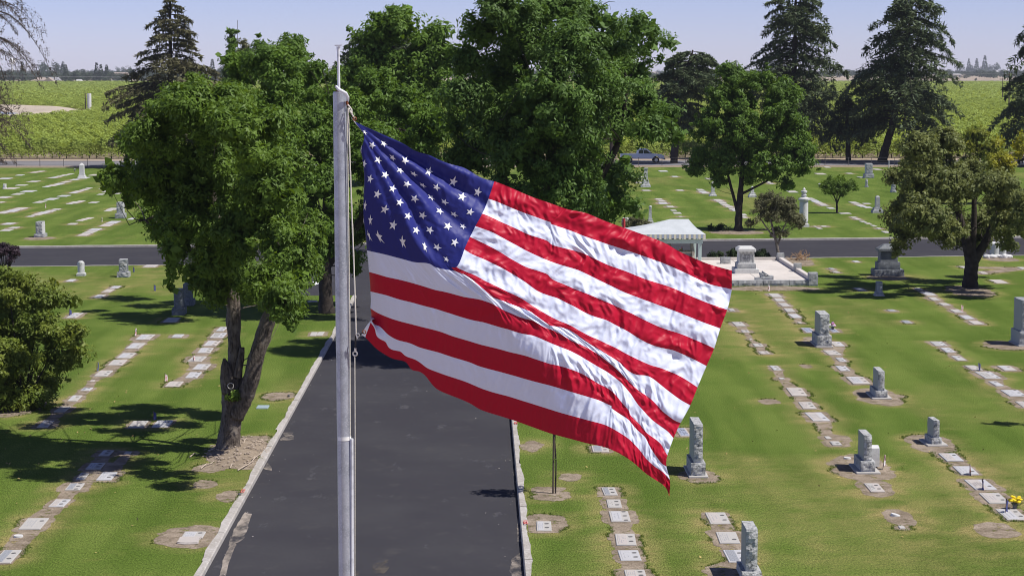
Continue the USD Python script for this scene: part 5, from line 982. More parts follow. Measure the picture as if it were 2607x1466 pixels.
# cedars: a straight trunk with tiers of long limbs, each limb fledged with hanging sprays
def cedar(name, label, foot, axis_px, prof, seed, needle, bark='bark_dark', tiers=None, per=26, spray=(.8, .24), droop=.22, lift=.25, fill=1.0, side=None, bare=0.0, hang=.5, low=0.06, group=None):
    """axis_px: trunk points (px, py, width); prof: (height fraction, branch length in m) pairs"""
    g = gp(*foot); Y = float(g[1]); s = F / Y; r = np.random.default_rng(seed); t = Thing(name, label, 'tree', g, group=group)
    tr = limb(axis_px, Y, s, seed, 10); t.part('trunk', tr, bark, smooth=True, world=True)
    A = np.array([at(q_[0], q_[1], Y) for q_ in axis_px]); Hh = A[-1, 2]
    zf = np.linspace(low, .985, tiers or int(Hh / .62)); ph, pl = zip(*prof); wood, P, Nn, Ax, Ln, Wd = [], [], [], [], [], []
    for z in zf:
        c = np.array([np.interp(z * Hh, A[:, 2], A[:, i]) for i in range(3)])
        for b in range(r.integers(3, 6)):
            az = r.uniform(0, 2 * np.pi)
            if side is not None and math.cos(az) * side < -.2: continue
            Lb = np.interp(z, ph, pl) * r.uniform(.6, 1.25)
            if Lb < .25: Lb = .25
            d = np.array([math.cos(az), math.sin(az), 0]); n = 9; k = np.linspace(0, 1, n)
            up = lift * (1 - z * .2) * r.uniform(.6, 1.3); pz = Lb * (up * k - (up + droop * r.uniform(.5, 1.4)) * k ** 2.2)
            sway = r.normal(0, .06, 2)[0] * Lb * k ** 2; perp = np.array([-d[1], d[0], 0])
            pts_ = c + d * (Lb * k)[:, None] + perp * sway[:, None] + np.array([0, 0, 1]) * pz[:, None]
            wood.append(tube(pts_, np.linspace(.012 * Lb + .015, .008, n), 5, False))
            m = int(per * 1.5 * Lb * fill * (1 - bare * .6)); kk_ = r.uniform(.12, 1.0, m) ** .8
            base = np.column_stack([np.interp(kk_, k, pts_[:, i]) for i in range(3)])
            sd_ = r.choice([-1, 1], m) * r.random(m) ** .8 * (.30 * Lb * np.sin(np.clip(kk_, 0, 1) * np.pi * .85 + .25) + .12)
            c_ = base + perp * sd_[:, None] + d * (np.abs(sd_) * .5)[:, None] + np.array([0, 0, -1]) * (np.abs(sd_) * r.uniform(.05, .35, m) + r.uniform(0, .12, m))[:, None]
            P.append(c_); Nn.append(unit(np.array([0, 0, 1.0]) + r.normal(0, .38, (m, 3)))); Ax.append(unit(d * .8 + perp * np.sign(sd_)[:, None] * .9 + np.array([0, 0, -.35]) + r.normal(0, .25, (m, 3))))
            Ln.append(spray[0] * r.uniform(.5, 1.3, m)); Wd.append(spray[1] * r.uniform(.6, 1.5, m))
            mh = int(m * hang)                   # sprays that hang below the limb
            if mh:
                j = r.integers(0, m, mh); P.append(c_[j] + np.array([0, 0, -.22]) * r.uniform(.4, 1.6, (mh, 1))); Nn.append(unit(np.column_stack([r.normal(size=(mh, 2)), r.normal(0, .3, mh)])))
                Ax.append(unit(np.column_stack([r.normal(0, .35, (mh, 2)), -np.ones(mh)]))); Ln.append(spray[0] * r.uniform(.5, 1.2, mh)); Wd.append(spray[1] * .7 * r.uniform(.5, 1.2, mh))
    t.part('branches', cat(wood), bark, smooth=True, world=True)
    t.part('foliage', leaf_quads(np.vstack(P), np.vstack(Nn), np.vstack(Ax), np.concatenate(Ln), np.concatenate(Wd)), needle, world=True); return t
cedar('cedar', 'browning cedar tree on the left against the sky', (436, 426), [(436, 428, 20), (436, 300, 16), (434, 200, 12), (434, 100, 8), (433, -6, 3)], [(0, 4.2), (.2, 6.8), (.5, 7.2), (.60, 6.0), (.66, 3.8), (.76, 3.2), (.86, 2.7), (.94, 1.9), (1, .5)], 301, 'needle_brown', per=17, lift=.22, droop=.25, hang=.45)
cedar('dry_cedar', 'half dead brown cedar with bare drooping limbs at the left frame edge', (-62, 418), [(-62, 420, 30), (-60, 300, 24), (-55, 150, 18), (-50, 0, 12), (-48, -120, 5)], [(0, 3), (.2, 6.5), (.5, 8.5), (.75, 7.5), (.9, 5), (1, 1)], 302, 'needle_dead', tiers=18, per=30, lift=.40, droop=.70, hang=.6, bare=.3, spray=(.45, .11), side=1)
cedar('cedar', 'tall dark cedar left of the pair on the right', (2018, 405), [(2018, 408, 22), (2020, 300, 18), (2022, 200, 14), (2024, 100, 10), (2027, -40, 4)], [(0, 4.2), (.25, 6.2), (.42, 6.6), (.55, 6.2), (.62, 5.2), (.72, 4.8), (.85, 4.2), (.95, 3.4), (1, 1.2)], 303, 'needle_green', per=17, lift=.3, droop=.35, low=.17)
cedar('cedar', 'tall dark cedar with leaning foot, right of the pair on the right', (2246, 412), [(2246, 414, 26), (2256, 370, 20), (2270, 330, 18), (2290, 220, 15), (2312, 100, 11), (2326, -30, 4)], [(0, 2.5), (.12, 5.6), (.28, 6.8), (.45, 7.0), (.55, 6.4), (.7, 6.0), (.82, 4.6), (.92, 3.8), (1, 1.4)], 304, 'needle_green', per=17, lift=.28, droop=.38, low=.20)
cedar('cedar', 'dark cedar reaching in from the right frame edge', (2672, 420), [(2672, 422, 26), (2672, 200, 16), (2672, -20, 5)], [(0, 5), (.3, 7.0), (.55, 6.6), (.7, 4.6), (1, 1)], 305, 'needle_green', per=20, lift=.25, droop=.45, side=-1)
cedar('flat_topped_cedar', 'flat-topped cedar behind the parked truck', (1716, 414), [(1716, 416, 20), (1722, 330, 17), (1736, 240, 14), (1752, 170, 9), (1764, 128, 4)], [(0, .6), (.35, 2.4), (.5, 3.6), (.65, 4.6), (.8, 4.6), (.9, 3.6), (.97, 3.2), (1, 1.6)], 306, 'needle_green', per=26, lift=.2, droop=.3, low=.32)
cedar('cedar', 'arching cedar showing behind the tall tree at the flagpole top', (930, 470), [(930, 472, 20), (950, 250, 14), (985, 90, 8), (1010, 60, 4)], [(0, 3), (.4, 5), (.7, 5.5), (.9, 5), (.97, 4.2), (1, 2.4)], 307, 'needle_green', per=22, lift=.15, droop=.5, low=.4)
cedar('cedar', 'low cedar between the two tall dark cedars', (2160, 408), [(2160, 410, 14), (2158, 330, 11), (2152, 240, 4)], [(0, 3.6), (.4, 3.6), (.7, 2.6), (1, .6)], 308, 'needle_green', per=18, lift=.2, droop=.4, low=.42)
g = gp(1560, 420); q = Thing('dead_tree_tip', 'dry arching branch tip above the great tree against the sky', 'branch', g)
q.part('trunk', tube([g, at(1545, 200, g[1]), at(1532, 40, g[1]), at(1531, 22, g[1]), at(1538, 10, g[1]), at(1552, 4, g[1]), at(1566, 6, g[1])], [.25, .2, .12, .06, .05, .04, .02], 6), 'bark_dark', world=True)
q.part('twigs', cat([tube([at(x, 12, g[1]), at(x + 3, 26, g[1])], .02, 4) for x in (1540, 1545, 1552, 1536)]), 'needle_dead', world=True)
broadleaf('thin_dry_tree', 'thin brownish treetop beside the mast above the left trees', 'tree', (622, 420), [[(622, 420, 6), (622, 200, 5), (621, 105, 2)]], [(621, 115, 14, 18), (612, 135, 16, 16), (630, 135, 18, 18), (622, 160, 26, 20)], 'leaf_dull', 'bark_dark', 311, 20, clump_r=.5, per=30, leaf=(.3, .12), density=1.0, holes=.45)
g = gp(606, 400); q = Thing('mast', 'thin dark antenna mast rising above the left trees', 'mast', g); q.part('mast', tube([g, at(606, 200, g[1]), at(604.5, 52, g[1])], [.06, .05, .035], 6), 'fence_steel', world=True)
broadleaf('pointed_tree', 'pointed green treetop left of the mast', 'tree', (590, 420), [[(590, 420, 8), (590, 200, 5), (590, 85, 2)]], [(590, 110, 9, 26), (590, 150, 15, 30), (588, 200, 24, 40), (590, 82, 4, 12)], 'leaf_ash_b', 'bark_dark', 312, 10, clump_r=.5, per=60, leaf=(.3, .12), density=1.2, holes=.3)

# ================================================================ the vineyard
def vine_seg(length, nleaf, size, seed, width=2.7, h0=.35, h1=2.0, y_out=.5):
    r = np.random.default_rng(seed); n = nleaf
    x = r.uniform(-length / 2, length / 2, n); z = h0 + (h1 - h0) * r.random(n) ** .75 + .22 * (meshkit.noise(np.column_stack([x * 1.3, x * 0 + seed, x * 0]), seed) - .3); y = r.uniform(-.5, .5, n) * width; z = h0 + (h1 - h0) * (1 - .95 * (np.abs(y) / width * 2) ** 2.2 * r.uniform(.5, 1, n)) * r.uniform(.75, 1, n) + 1.15 * (meshkit.noise(np.column_stack([x * .75, y * .8 + seed, x * 0]), seed) - .5)
    c = np.column_stack([x, y, z]); nr = unit(np.column_stack([r.normal(0, .4, n), y / width * .9 - .15 + r.normal(0, .4, n), .9 + r.normal(0, .3, n)])); return leaf_quads(c, nr, unit(r.normal(size=(n, 3))), size * r.uniform(.7, 1.3, n), size * .85 * r.uniform(.7, 1.3, n))
bank_c, bank_r = gp(-40, 296) * np.array([1, 1, 0]), (63.0, 132.0)
bank_c = np.array([float(gp(206, 298)[0]) - bank_r[0], 500.0])
in_bank = lambda x, y, k=1.0: ((x - bank_c[0]) / (bank_r[0] * k)) ** 2 + ((y - bank_c[1]) / (bank_r[1] * k)) ** 2 < 1
trA, trB = gp(2370, 297), gp(2700, 327)
def in_track(x, y): 
    yc = trA[1] + (trB[1] - trA[1]) * (x - trA[0]) / (trB[0] - trA[0]); return (x > 60) & ((y - yc < 20) & (y - yc > -85))
r = np.random.default_rng(44); pos, idx, scl = [], [], []
y = 279.0
while y < 1760:
    near = y < 700; seg = 4.0 if near else 11.0; hw = y * .285 + 25
    for x in np.arange(-hw, hw, seg):
        if abs(x) < 1e9:
            xx = x + r.uniform(-.2, .2)
            if in_bank(xx, y, 1.04) or in_track(xx, y): continue
            if near is False and y > 1750 and xx > 150: continue
            pos.append((xx, y + r.normal(0, .1), 0)); idx.append(r.integers(0, 3) + (0 if near else 3)); k = r.uniform(.72, 1.3) * (1.15 if y < 300 else 1) if near else r.uniform(.85, 1.15); scl.append((1, 1, k))
            if near and r.random() < .05: scl.pop(); pos.pop(); idx.pop()
    y += 3.4 if y < 700 else 7.5
pos = np.array(pos); pos[:, 2] = -.15
instancer('vineyard', [(vine_seg(4.3, 420, .34, 60 + i), 'leaf_vine') for i in range(3)] + [(vine_seg(12, 420, .75, 70 + i, 6.5), 'leaf_vine') for i in range(3)], pos, idx, r.choice([0, math.pi], len(pos)), scl, 'rows of leafy green grapevines filling the vineyard beyond the far road', 'vineyard')
vk = [Proto('grape_vine', 'grapevine') for _ in range(3)]
for i, k in enumerate(vk):
    k.part('leaves', vine_seg(2.2, 330, .24, 80 + i, 1.9, .28, 2.1), 'leaf_vine'); k.part('trunk', tube([(0, 0, -.1), (.05, .02, .4), (-.04, 0, .9)], [.07, .055, .05], 7), 'bark_dark', smooth=True)
    k.part('post', tube([(1.0, 0, -.1), (1.0, 0, 1.7)], .03, 6), 'fence_steel')
j = 0
for xa, xb in ((float(gp(-30, 403)[0]), float(gp(330, 403)[0])), (float(gp(1560, 403)[0]), float(gp(2620, 403)[0]))):
    for x in np.arange(xa, xb, 2.05):
        vk[j % 3].place('leafy green grapevine in the front row facing the far road', (x, 275.5 + r.normal(0, .1), -.15), group='front row of grapevines', scale=(1, 1, r.uniform(1.0, 1.35)), rz=r.choice([0, math.pi])); j += 1
# basin with its bare bank and water, and the bare track on the right
aa = np.linspace(0, 2 * np.pi, 97); ks = [1.0, .97, .92, .86, .80, .74, .68]; hz = [-.12, .5, 1.3, 1.5, .9, .0, -.6]
nzb = meshkit.fbm(np.column_stack([np.cos(aa) * 3, np.sin(aa) * 3, aa * 0]), 3, 5); nzb[-1] = nzb[0]
struct('basin_bank', (lambda m: (m[0], m[1]))(grid_mesh(np.array([[(bank_c[0] + bank_r[0] * (k + .04 * (nz_ - .5)) * math.cos(a), bank_c[1] + bank_r[1] * (k + .04 * (nz_ - .5)) * math.sin(a), z + .3 * (nz_ - .5) * (z > 0)) for a, nz_ in zip(aa, nzb)] for k, z in zip(ks, hz)]))), 'bank_soil', smooth=True)
struct('basin_water', poly_sheet(affinity.translate(affinity.scale(Point(0, 0).buffer(1, 32), bank_r[0] * .72, bank_r[1] * .72), bank_c[0], bank_c[1]), .1), 'water')
xs = np.linspace(60, 150, 20); yc = trA[1] + (trB[1] - trA[1]) * (xs - trA[0]) / (trB[0] - trA[0])
struct('track', grid_mesh(np.stack([np.column_stack([xs, yc - 85 + 3 * np.sin(xs * .2), xs * 0 - .10]), np.column_stack([xs, yc, xs * 0 - .08]), np.column_stack([xs, yc + 25 + 3 * np.sin(xs * .13), xs * 0 - .10])], 1)), 'bank_soil')
struct('fallow_field', poly_sheet(Polygon([(150, 1765), (900, 1765), (1100, 2350), (200, 2350)]), -.10), 'field_soil')
g = gp(228, 283); q = Thing('water_standpipe', 'fat white concrete standpipe standing in the left vineyard', 'standpipe', g)
q.part('pipe', lathe([(.58, -.2), (.58, 5.1), (.50, 5.12), (.48, 4.8)], 18), 'pipe_white', smooth=30); q.part('post', tube([(-1.15, 0, -.2), (-1.15, 0, 5.1)], .14, 8), 'pole_wood'); q.part('crossbar', tube([(-1.3, 0, 5.0), (-.5, 0, 5.05)], .07, 6), 'pole_wood')

# fence along the far road, left
q = Thing('wire_fence', 'low wire fence with dark posts along the far road, left', 'fence', (0, 250, 0))
for i, x in enumerate(np.arange(-64, -2, 2.95)): q.part('post', tube([(x, 0, -.1), (x, 0, .98)], .035, 6), 'fence_steel')
for z in (.25, .55, .92): q.part('rail', tube([(-64, 0, z), (-2, 0, z)], .012, 5), 'fence_steel')
q = Thing('wire_fence', 'wire fence with dark posts along the far road, right', 'fence', (0, 251.5, 0))
for i, x in enumerate(np.arange(14, 72, 2.95)): q.part('post', tube([(x, 0, -.1), (x, 0, 1.0)], .035, 6), 'fence_steel')
for z in (.3, .6, .95): q.part('rail', tube([(14, 0, z), (72, 0, z)], .012, 5), 'fence_steel')

# ---------------------------------------------------------------- the parked pickup truck
g = gp(1688, 414.5, -.12); t = Thing('pickup_truck', 'silver-white pickup truck parked on the far road behind the trees', 'pickup truck', (g[0] - 2.75, g[1] - .3, -.12))
def side_prism(pts, y0, y1): 
    p = prism(Polygon(pts), 0, y1 - y0); v, f = p; return np.column_stack([v[:, 0], v[:, 2] + y0, v[:, 1]]), f[:, ::-1]
bodyp = Polygon([(-2.85, .55), (-2.85, 1.15), (-.55, 1.18), (1.15, 1.18), (2.45, 1.08), (2.75, .98), (2.82, .55)])
for wx in (-1.75, 1.75): bodyp = bodyp.difference(Point(wx, .42).buffer(.5, 16))
v, f = prism(bodyp, 0, 1.9); t.part('body', (np.column_stack([v[:, 0], v[:, 2] - .95, v[:, 1]]), f[:, ::-1]), 'truck_paint', smooth=30)
cabp = Polygon([(-.75, 1.17), (-.62, 1.80), (-.45, 1.88), (.42, 1.86), (.62, 1.80), (1.3, 1.17)]); v, f = prism(cabp, 0, 1.66); t.part('cab', (np.column_stack([v[:, 0], v[:, 2] - .83, v[:, 1]]), f[:, ::-1]), 'truck_paint', smooth=30)
for yy in (-.838, .832):
    for pts_ in ([(-.55, 1.24), (-.47, 1.72), (.02, 1.74), (.05, 1.24)], [(.12, 1.24), (.10, 1.74), (.50, 1.72), (1.02, 1.24)]): t.part('side_window', side_prism(pts_, yy, yy + .006), 'glass_dark')
t.part('windscreen', (np.array([[1.27, -.74, 1.21], [1.27, .74, 1.21], [.66, .7, 1.79], [.66, -.7, 1.79]]) + [.012, 0, .012], np.array([[0, 1, 2], [0, 2, 3]])), 'glass_dark')
for wx in (-1.75, 1.75):
    for wy in (-.86, .86): 
        wh = t.part('wheel', mv(rot(lathe([(.30, -.12), (.40, -.1), (.40, .1), (.30, .12)], 18), [1, 0, 0], 90), (wx, wy, .40)), 'tyre', smooth=30); t.part('hubcap', mv(rot(lathe([(.22, -.125), (.22, .125)], 14), [1, 0, 0], 90), (wx, wy, .40)), 'chrome', under=wh)
t.part('front_bumper', cham(2.72, 2.95, -.9, .9, .45, .68, .04), 'fence_steel'); t.part('rear_bumper', cham(-2.98, -2.82, -.85, .85, .5, .68, .03), 'chrome')
for yy in (-.85, .6): t.part('headlight', cham(2.70, 2.84, yy, yy + .25, .80, .97, .02), 'marble_white')
t.part('grille', cham(2.74, 2.83, -.55, .55, .70, .95, .02), 'fence_steel')
for yy in (-.98, .95): t.part('mirror', cham(.98, 1.12, yy, yy + .12, 1.25, 1.42, .02), 'fence_steel')

# ---------------------------------------------------------------- the pavilion
PY = 119.5; gb = at(1788, 689, PY); sP = F / PY
X = lambda px_: float(at(px_, 640, PY)[0]); Zh = lambda py_: float(at(1700, py_, PY)[2])
xR, xL = X(1796), X(1796) - 5.9; ze = Zh(597); Dp = 3.6; zr = float(at(1735, 558, PY + Dp * .5)[2])
t = Thing('pavilion', 'open shade pavilion with pale grey hipped canvas roof and mint green posts behind the flag', 'pavilion', (0, 0, 0))
rx0, rx1 = X(1712), X(1760)
c_ = np.array([(xL, PY, ze), (xR, PY, ze), (xR, PY + Dp, ze), (xL, PY + Dp, ze), (rx0, PY + Dp * .5, zr), (rx1, PY + Dp * .5, zr)])
def slope(nm, a, b, c, d):
    n = 9; ua = np.linspace(0, 1, n); e0 = a + (b - a) * ua[:, None]; e1 = d + (c - d) * ua[:, None]; k = np.linspace(0, 1, 7)
    G = e0[:, None] * (1 - k)[None, :, None] + e1[:, None] * k[None, :, None]; G[..., 2] -= (.10 * np.sin(np.pi * k))[None, :]; t.part(nm, grid_mesh(G), 'awning_fabric', smooth=True, world=True)
slope('roof_slope', c_[0], c_[1], c_[5], c_[4]); slope('roof_slope', c_[1], c_[2], c_[5], c_[5]); slope('roof_slope', c_[2], c_[3], c_[4], c_[5]); slope('roof_slope', c_[3], c_[0], c_[4], c_[4])
n = 40
for i in range(n): 
    xa = xL + (xR - xL) * i / n; t.part('valance_flap', bx(xa + .004, xa + (xR - xL) / n - .004, PY - .03, PY - .018, ze - .24 - .05 * (i % 2), ze - .004), 'valance_cream' if i % 2 else 'valance_blue', world=True)
for i in range(22):
    ya = PY + Dp * i / 22; t.part('valance_flap', bx(xR + .012, xR + .024, ya + .004, ya + Dp / 22 - .004, ze - .24 - .05 * (i % 2), ze - .004), 'valance_cream' if i % 2 else 'valance_blue', world=True)
for (x, y) in ((xR - .32, PY + .25), (xL + .3, PY + .25), (xR - .32, PY + Dp - .3), (xL + .3, PY + Dp - .3)): t.part('post', cham(x - .10, x + .10, y - .1, y + .1, 0, ze - .3, .015), 'pale_green_paint', world=True)
t.part('beam', cham(xL + .1, xR - .14, PY + .16, PY + .34, ze - .56, ze - .3, .015), 'pale_green_paint', world=True); t.part('beam', cham(xL + .1, xR - .14, PY + Dp - .4, PY + Dp - .22, ze - .56, ze - .3, .015), 'pale_green_paint', world=True)
t.part('beam', cham(xR - .41, xR - .23, PY + .36, PY + Dp - .42, ze - .53, ze - .31, .015), 'pale_green_paint', world=True); t.part('beam', cham(xL + .21, xL + .39, PY + .36, PY + Dp - .42, ze - .53, ze - .31, .015), 'pale_green_paint', world=True)
for i in range(12): 
    x = xL + .5 + i * (xR - xL - 1) / 11; t.part('rafter', cham(x - .04, x + .04, PY + .05, PY + Dp - .1, ze - .30, ze - .2, .01), 'pale_green_paint', world=True)
t.part('back_panel', bx(xL + .5, xR - 1.9, PY + Dp - .22, PY + Dp - .16, .3, 1.5), 'slate_panel', world=True)
struct('pavilion_floor', poly_sheet(sbox(xL, PY - .6, xR + .2, PY + Dp + .2), .012), 'terrace_concrete')
q = Thing('memorial_desk', 'cream stone desk with sloping side walls under the pavilion', 'desk', (X(1745), PY + 1.0, 0))
q.part('top', cham(-.75, .50, .0, 1.1, .92, 1.0, .01), 'cream_stone'); q.part('front_panel', bx(-.72, .42, .03, .10, 0, .92), 'slate_panel')
for x, nm in ((.50, 'side_wall'), (-.87, 'side_wall')):
    v, f = prism(Polygon([(-.1, 0), (1.3, 0), (1.3, 1.55), (1.15, 1.55), (-.1, 1.02)]), 0, .16); q.part(nm, (np.column_stack([v[:, 2] + x, v[:, 0], v[:, 1]]), f), 'cream_stone')
def flowers(label, loc, cols, n, rad, seed, hgt=.3, pot=True, name='flower_bunch'):
    q = Thing(name, label, 'flowers', loc); r = np.random.default_rng(seed)
    if pot: q.part('vase', lathe([(.05, 0), (.07, .1), (.075, .16)], 10), 'vase_metal', smooth=True)
    for c in cols:
        ms = []
        for i in range(n // len(cols)):
            p = rsphere(r, 1)[0] * rad * r.random() ** .3; p[2] = abs(p[2]) + hgt * .75
            hd = trimesh.creation.icosphere(1, rad * .30); hd.vertices[:, 2] *= .55; ms.append(mv(hd, p))
        q.part('blossoms', cat(ms), c, smooth=True)
    q.part('stems', cat([tube([(0, 0, .05), rsphere(r, 1)[0] * rad * .6 + [0, 0, hgt * .75]], .008, 4) for _ in range(14)]), 'flower_green')
flowers('small bunch of red and white flowers lying on the cream desk', (X(1742), PY + 1.5, 1.0), ['petal_white', 'petal_pink', 'petal_yellow'], 12, .16, 1, .12, False)
flowers('bright yellow flowers standing on the marker at the lower right edge', gp(*K6(2468, 735)) + np.array([0, .1, .03]), ['petal_yellow'], 22, .19, 2, .24)
flowers('pink and white flowers on the marker behind the broad rock-faced stone', gp(*K4(1790, 598)) + np.array([0, 0, .03]), ['petal_pink', 'petal_violet', 'petal_white'], 18, .17, 3, .22)
flowers('small pale flowers on the marker by the dense shrub', gp(*V3(350, 968)) , ['petal_pink', 'petal_white'], 8, .09, 4, .12)
flowers('two white flower heads by the far left pointed stone', gp(*V2(690, 208)), ['petal_white'], 6, .16, 5, .35)
flowers('tiny dark plant by the small tree on the far right lawn', gp(*G2(335, 750)), ['petal_white', 'flower_green'], 8, .2, 6, .3)

# small flags on sticks
def grave_flag(label, foot, top, seed, blue=False, group=None):
    g = gp(*foot); s = F / g[1]; hh = max(.35, (foot[1] - top[1]) / s); t = Thing('grave_flag', label, 'flag', g); r = np.random.default_rng(seed)
    lean = (top[0] - foot[0]) / s; t.part('stick', tube([(0, 0, -.05), (lean * .5, 0, hh * .5), (lean, 0, hh)], .009, 6), 'stick_wood')
    n = 7; a = np.linspace(0, 1, n); G = np.array([[(lean * (1 - .4 * k) + .05 * j_ + .03 * math.sin(j_ * 5 + seed), .12 * j_ + .05 * math.sin(k * 4 + j_ * 6), hh * (1 - .02) - .32 * k - .09 * j_) for j_ in a] for k in np.linspace(0, 1, 6)])
    t.part('cloth', grid_mesh(G), 'small_flag_blue' if blue else 'small_flag', smooth=True); return t
for i, (lab, view, f_, tp, bl) in enumerate([
 ('small faded flag on a stick right of the bluish granite stone', K5, (1022, 1262), (1042, 1085), False),
 ('small drooping flag on a marker, third from the end of the lower right row', K6, (1980, 360), (1965, 275), False),
 ('small drooping flag on a marker, second from the end of the lower right row', K6, (2120, 520), (2103, 415), True),
 ('small blue flag on a stick beside the yellow flowers', K6, (2350, 775), (2368, 595), True),
 ('small flag on a marker in the outer right row', K5, (2085, 190), (2068, 115), True),
 ('small white flag on a bent stick in front of the terrace', H2, (1735, 945), (1737, 895), False),
 ('small pink flag left of the outer left row of markers', V3, (1238, 560), (1252, 490), False),
 ('small dark flag on a stick left of the outer left row', V3, (882, 890), (900, 800), True),
 ('small pink flag lying on a marker of the inner left row', V3, (1795, 800), (1776, 740), False),
 ('small pink flag alone on the lawn between the left rows', V3, (1522, 985), (1522, 912), False),
 ('small flag in the shade between two markers under the forked tree', V3, (1418, 1345), (1418, 1268), True),
 ('small red stick flag on the row under the olive tree', K3, (1888, 825), (1885, 775), False),
 ('tiny flag on the far left lawn above the middle strip', V2, (415, 540), (420, 515), False),
 ('tiny flag on the far left lawn near the tree branch', V2, (938, 670), (938, 650), False),
 ('dark flag on a stick beside the flared dark stone', V2, (1228, 1135), (1228, 1090), True),
 ('thin dark stick with a furled flag before the paired stones', V2, (1420, 1310), (1420, 1240), True),
 ('small dark stick flag at the marker beside the dense shrub', V3, (640, 375), (642, 310), True)]): grave_flag(lab, view(*f_), view(*tp), i, bl)

r = np.random.default_rng(71); n = 420; cx = np.concatenate([r.normal(-14, 5, n // 2), r.normal(17, 9, n // 2)]); cy = np.concatenate([r.normal(62, 9, n // 2), r.normal(75, 16, n // 2)])
ok_ = (np.abs(cx - (xl + xr) / 2) > (xr - xl) / 2 + .3) & (cy > 42) & (cy < 118)
lv = leaf_quads(np.column_stack([cx, cy, np.full(n, .035)])[ok_], unit(r.normal(0, .35, (n, 3)) + [0, 0, 1])[ok_], unit(r.normal(size=(n, 3)))[ok_], r.uniform(.06, .12, n)[ok_], r.uniform(.04, .07, n)[ok_])
mat('dry_leaf', (0.42, 0.33, 0.12), 0.8, 0.1, [(3.0, (0.30, 0.20, 0.09), 0.4, 0.6)])
setdata(usdkit.mesh(stage, numbered('/World', 'fallen_leaves'), lv, L + 'dry_leaf').GetPrim(), 'yellowed fallen leaves scattered thinly over the near lawns', 'leaves', None, 'stuff')

r = np.random.default_rng(73); gx_, gy_ = r.uniform(xl + .1, xr - .1, 90), r.uniform(43, 92, 90); side = r.random(90) < .6; gx_[side] = np.where(r.random(side.sum()) < .5, xl + np.abs(r.normal(0, .35, side.sum())), xr - np.abs(r.normal(0, .35, side.sum())))
gr_ = leaf_quads(np.column_stack([gx_, gy_, np.full(90, ZR + .03)]), unit(r.normal(0, .3, (90, 3)) + [0, 0, 1]), unit(r.normal(size=(90, 3))), r.uniform(.02, .06, 90), r.uniform(.02, .04, 90))
setdata(usdkit.mesh(stage, numbered('/World', 'road_grit'), gr_, L + 'marker_warm').GetPrim(), 'pale grit and leaf bits strewn on the asphalt', 'grit', None, 'stuff')
# round urn lids, plates and other small pieces lying in the grass
for lab, p_, R in (('round white concrete disc in the near left row', V4(170, 1088), .12), ('round white lid beside the bluish granite stone', K5(640, 1140), .11), ('tilted white oval disc in the bare patch on the open right lawn', K6(1160, 795), .13), ('pale manhole cover in the shade near the parking bay', (796, 768), .26)):
    g = gp(*p_); q = Thing('concrete_disc', lab, 'disc', g); m = lathe([(R, -.02), (R, .035), (R * .94, .05), (R * .9, .046)], 24)
    q.part('disc', rot(m, [0, 1, 0], 14, (0, 0, 0)) if 'tilted' in lab else m, 'marble_white' if 'manhole' not in lab else 'marker_concrete', smooth=30)
g = gp(*V4(1740, 1128)); q = Thing('broken_slab', 'rounded broken piece of pale stone in front of the marker by the left kerb', 'stone piece', g)
q.part('slab', rough_block(-.27, .27, -.3, .3, -.03, .06, 8, .04, 'xy', .08, .008), 'marker_warm')
g = gp(669, 1037); q = Thing('valve_cover', 'pale blue-green cover plate in the grass right of the forked tree', 'lid', g); q.part('plate', cham(-.21, .21, -.29, .29, -.02, .04, .01), 'blue_plate')
for lab, p_ in (('small pipe stub in the soil patch at the left kerb', (610, 1262)), ('small sprinkler head in the soil patch near the left kerb', (735, 1010))):
    g = gp(*p_); q = Thing('sprinkler_head', lab, 'sprinkler', g); q.part('body', lathe([(.05, 0), (.05, .06), (.03, .09)], 10), 'fence_steel')
# red survey marks painted on the kerbs
for lab, p_ in (('red painted square mark on the left kerb', (591, 1250)), ('red painted square mark on the right kerb near the bottom', (1340, 1330)), ('faint red painted mark on the right kerb below the flag', (1322, 1077))):
    g = gp(*p_, .03); w = .10; q = Thing('kerb_mark', lab, 'painted mark', (np.clip(g[0], xl - .14, xl - .1) if g[0] < 0 else np.clip(g[0], xr + .1, xr + .14), g[1], .045))
    for a in (bx(-w * .5, w * .5, -.2, -.15, 0, .004), bx(-w * .5, w * .5, .15, .2, 0, .004), bx(-w * .5, -w * .3, -.15, .15, 0, .004), bx(w * .3, w * .5, -.15, .15, 0, .004), bx(-w * .12, w * .12, -.06, .06, 0, .004)): q.part('stroke', a, 'red_paint')
# paint on the asphalt of the parking bay
def stroke(a, b, w, z=ZR + .006):
    a, b = np.array(a[:2]), np.array(b[:2]); d = unit(b - a); n = np.array([-d[1], d[0]]) * w / 2
    return np.array([[*(a - n), z], [*(b - n), z], [*(b + n), z], [*(a + n), z]]), np.array([[0, 1, 2], [0, 2, 3]])
q = Thing('road_arrow', 'white painted arrow head on the asphalt behind the road tree', 'road marking', (0, 0, 0))
a0, a1, a2 = gp(811, 721, ZR), gp(795, 717, ZR), gp(791, 728, ZR); q.part('stroke', stroke(a0, a1, .22), 'road_paint'); q.part('stroke', stroke(a0, a2, .22, ZR + .010), 'road_paint')
q = Thing('parking_line', 'white painted line crossing the parking bay by the road tree', 'road marking', (0, 0, 0)); q.part('stroke', stroke(gp(757, 754, ZR), gp(862, 763, ZR), .11), 'road_paint')
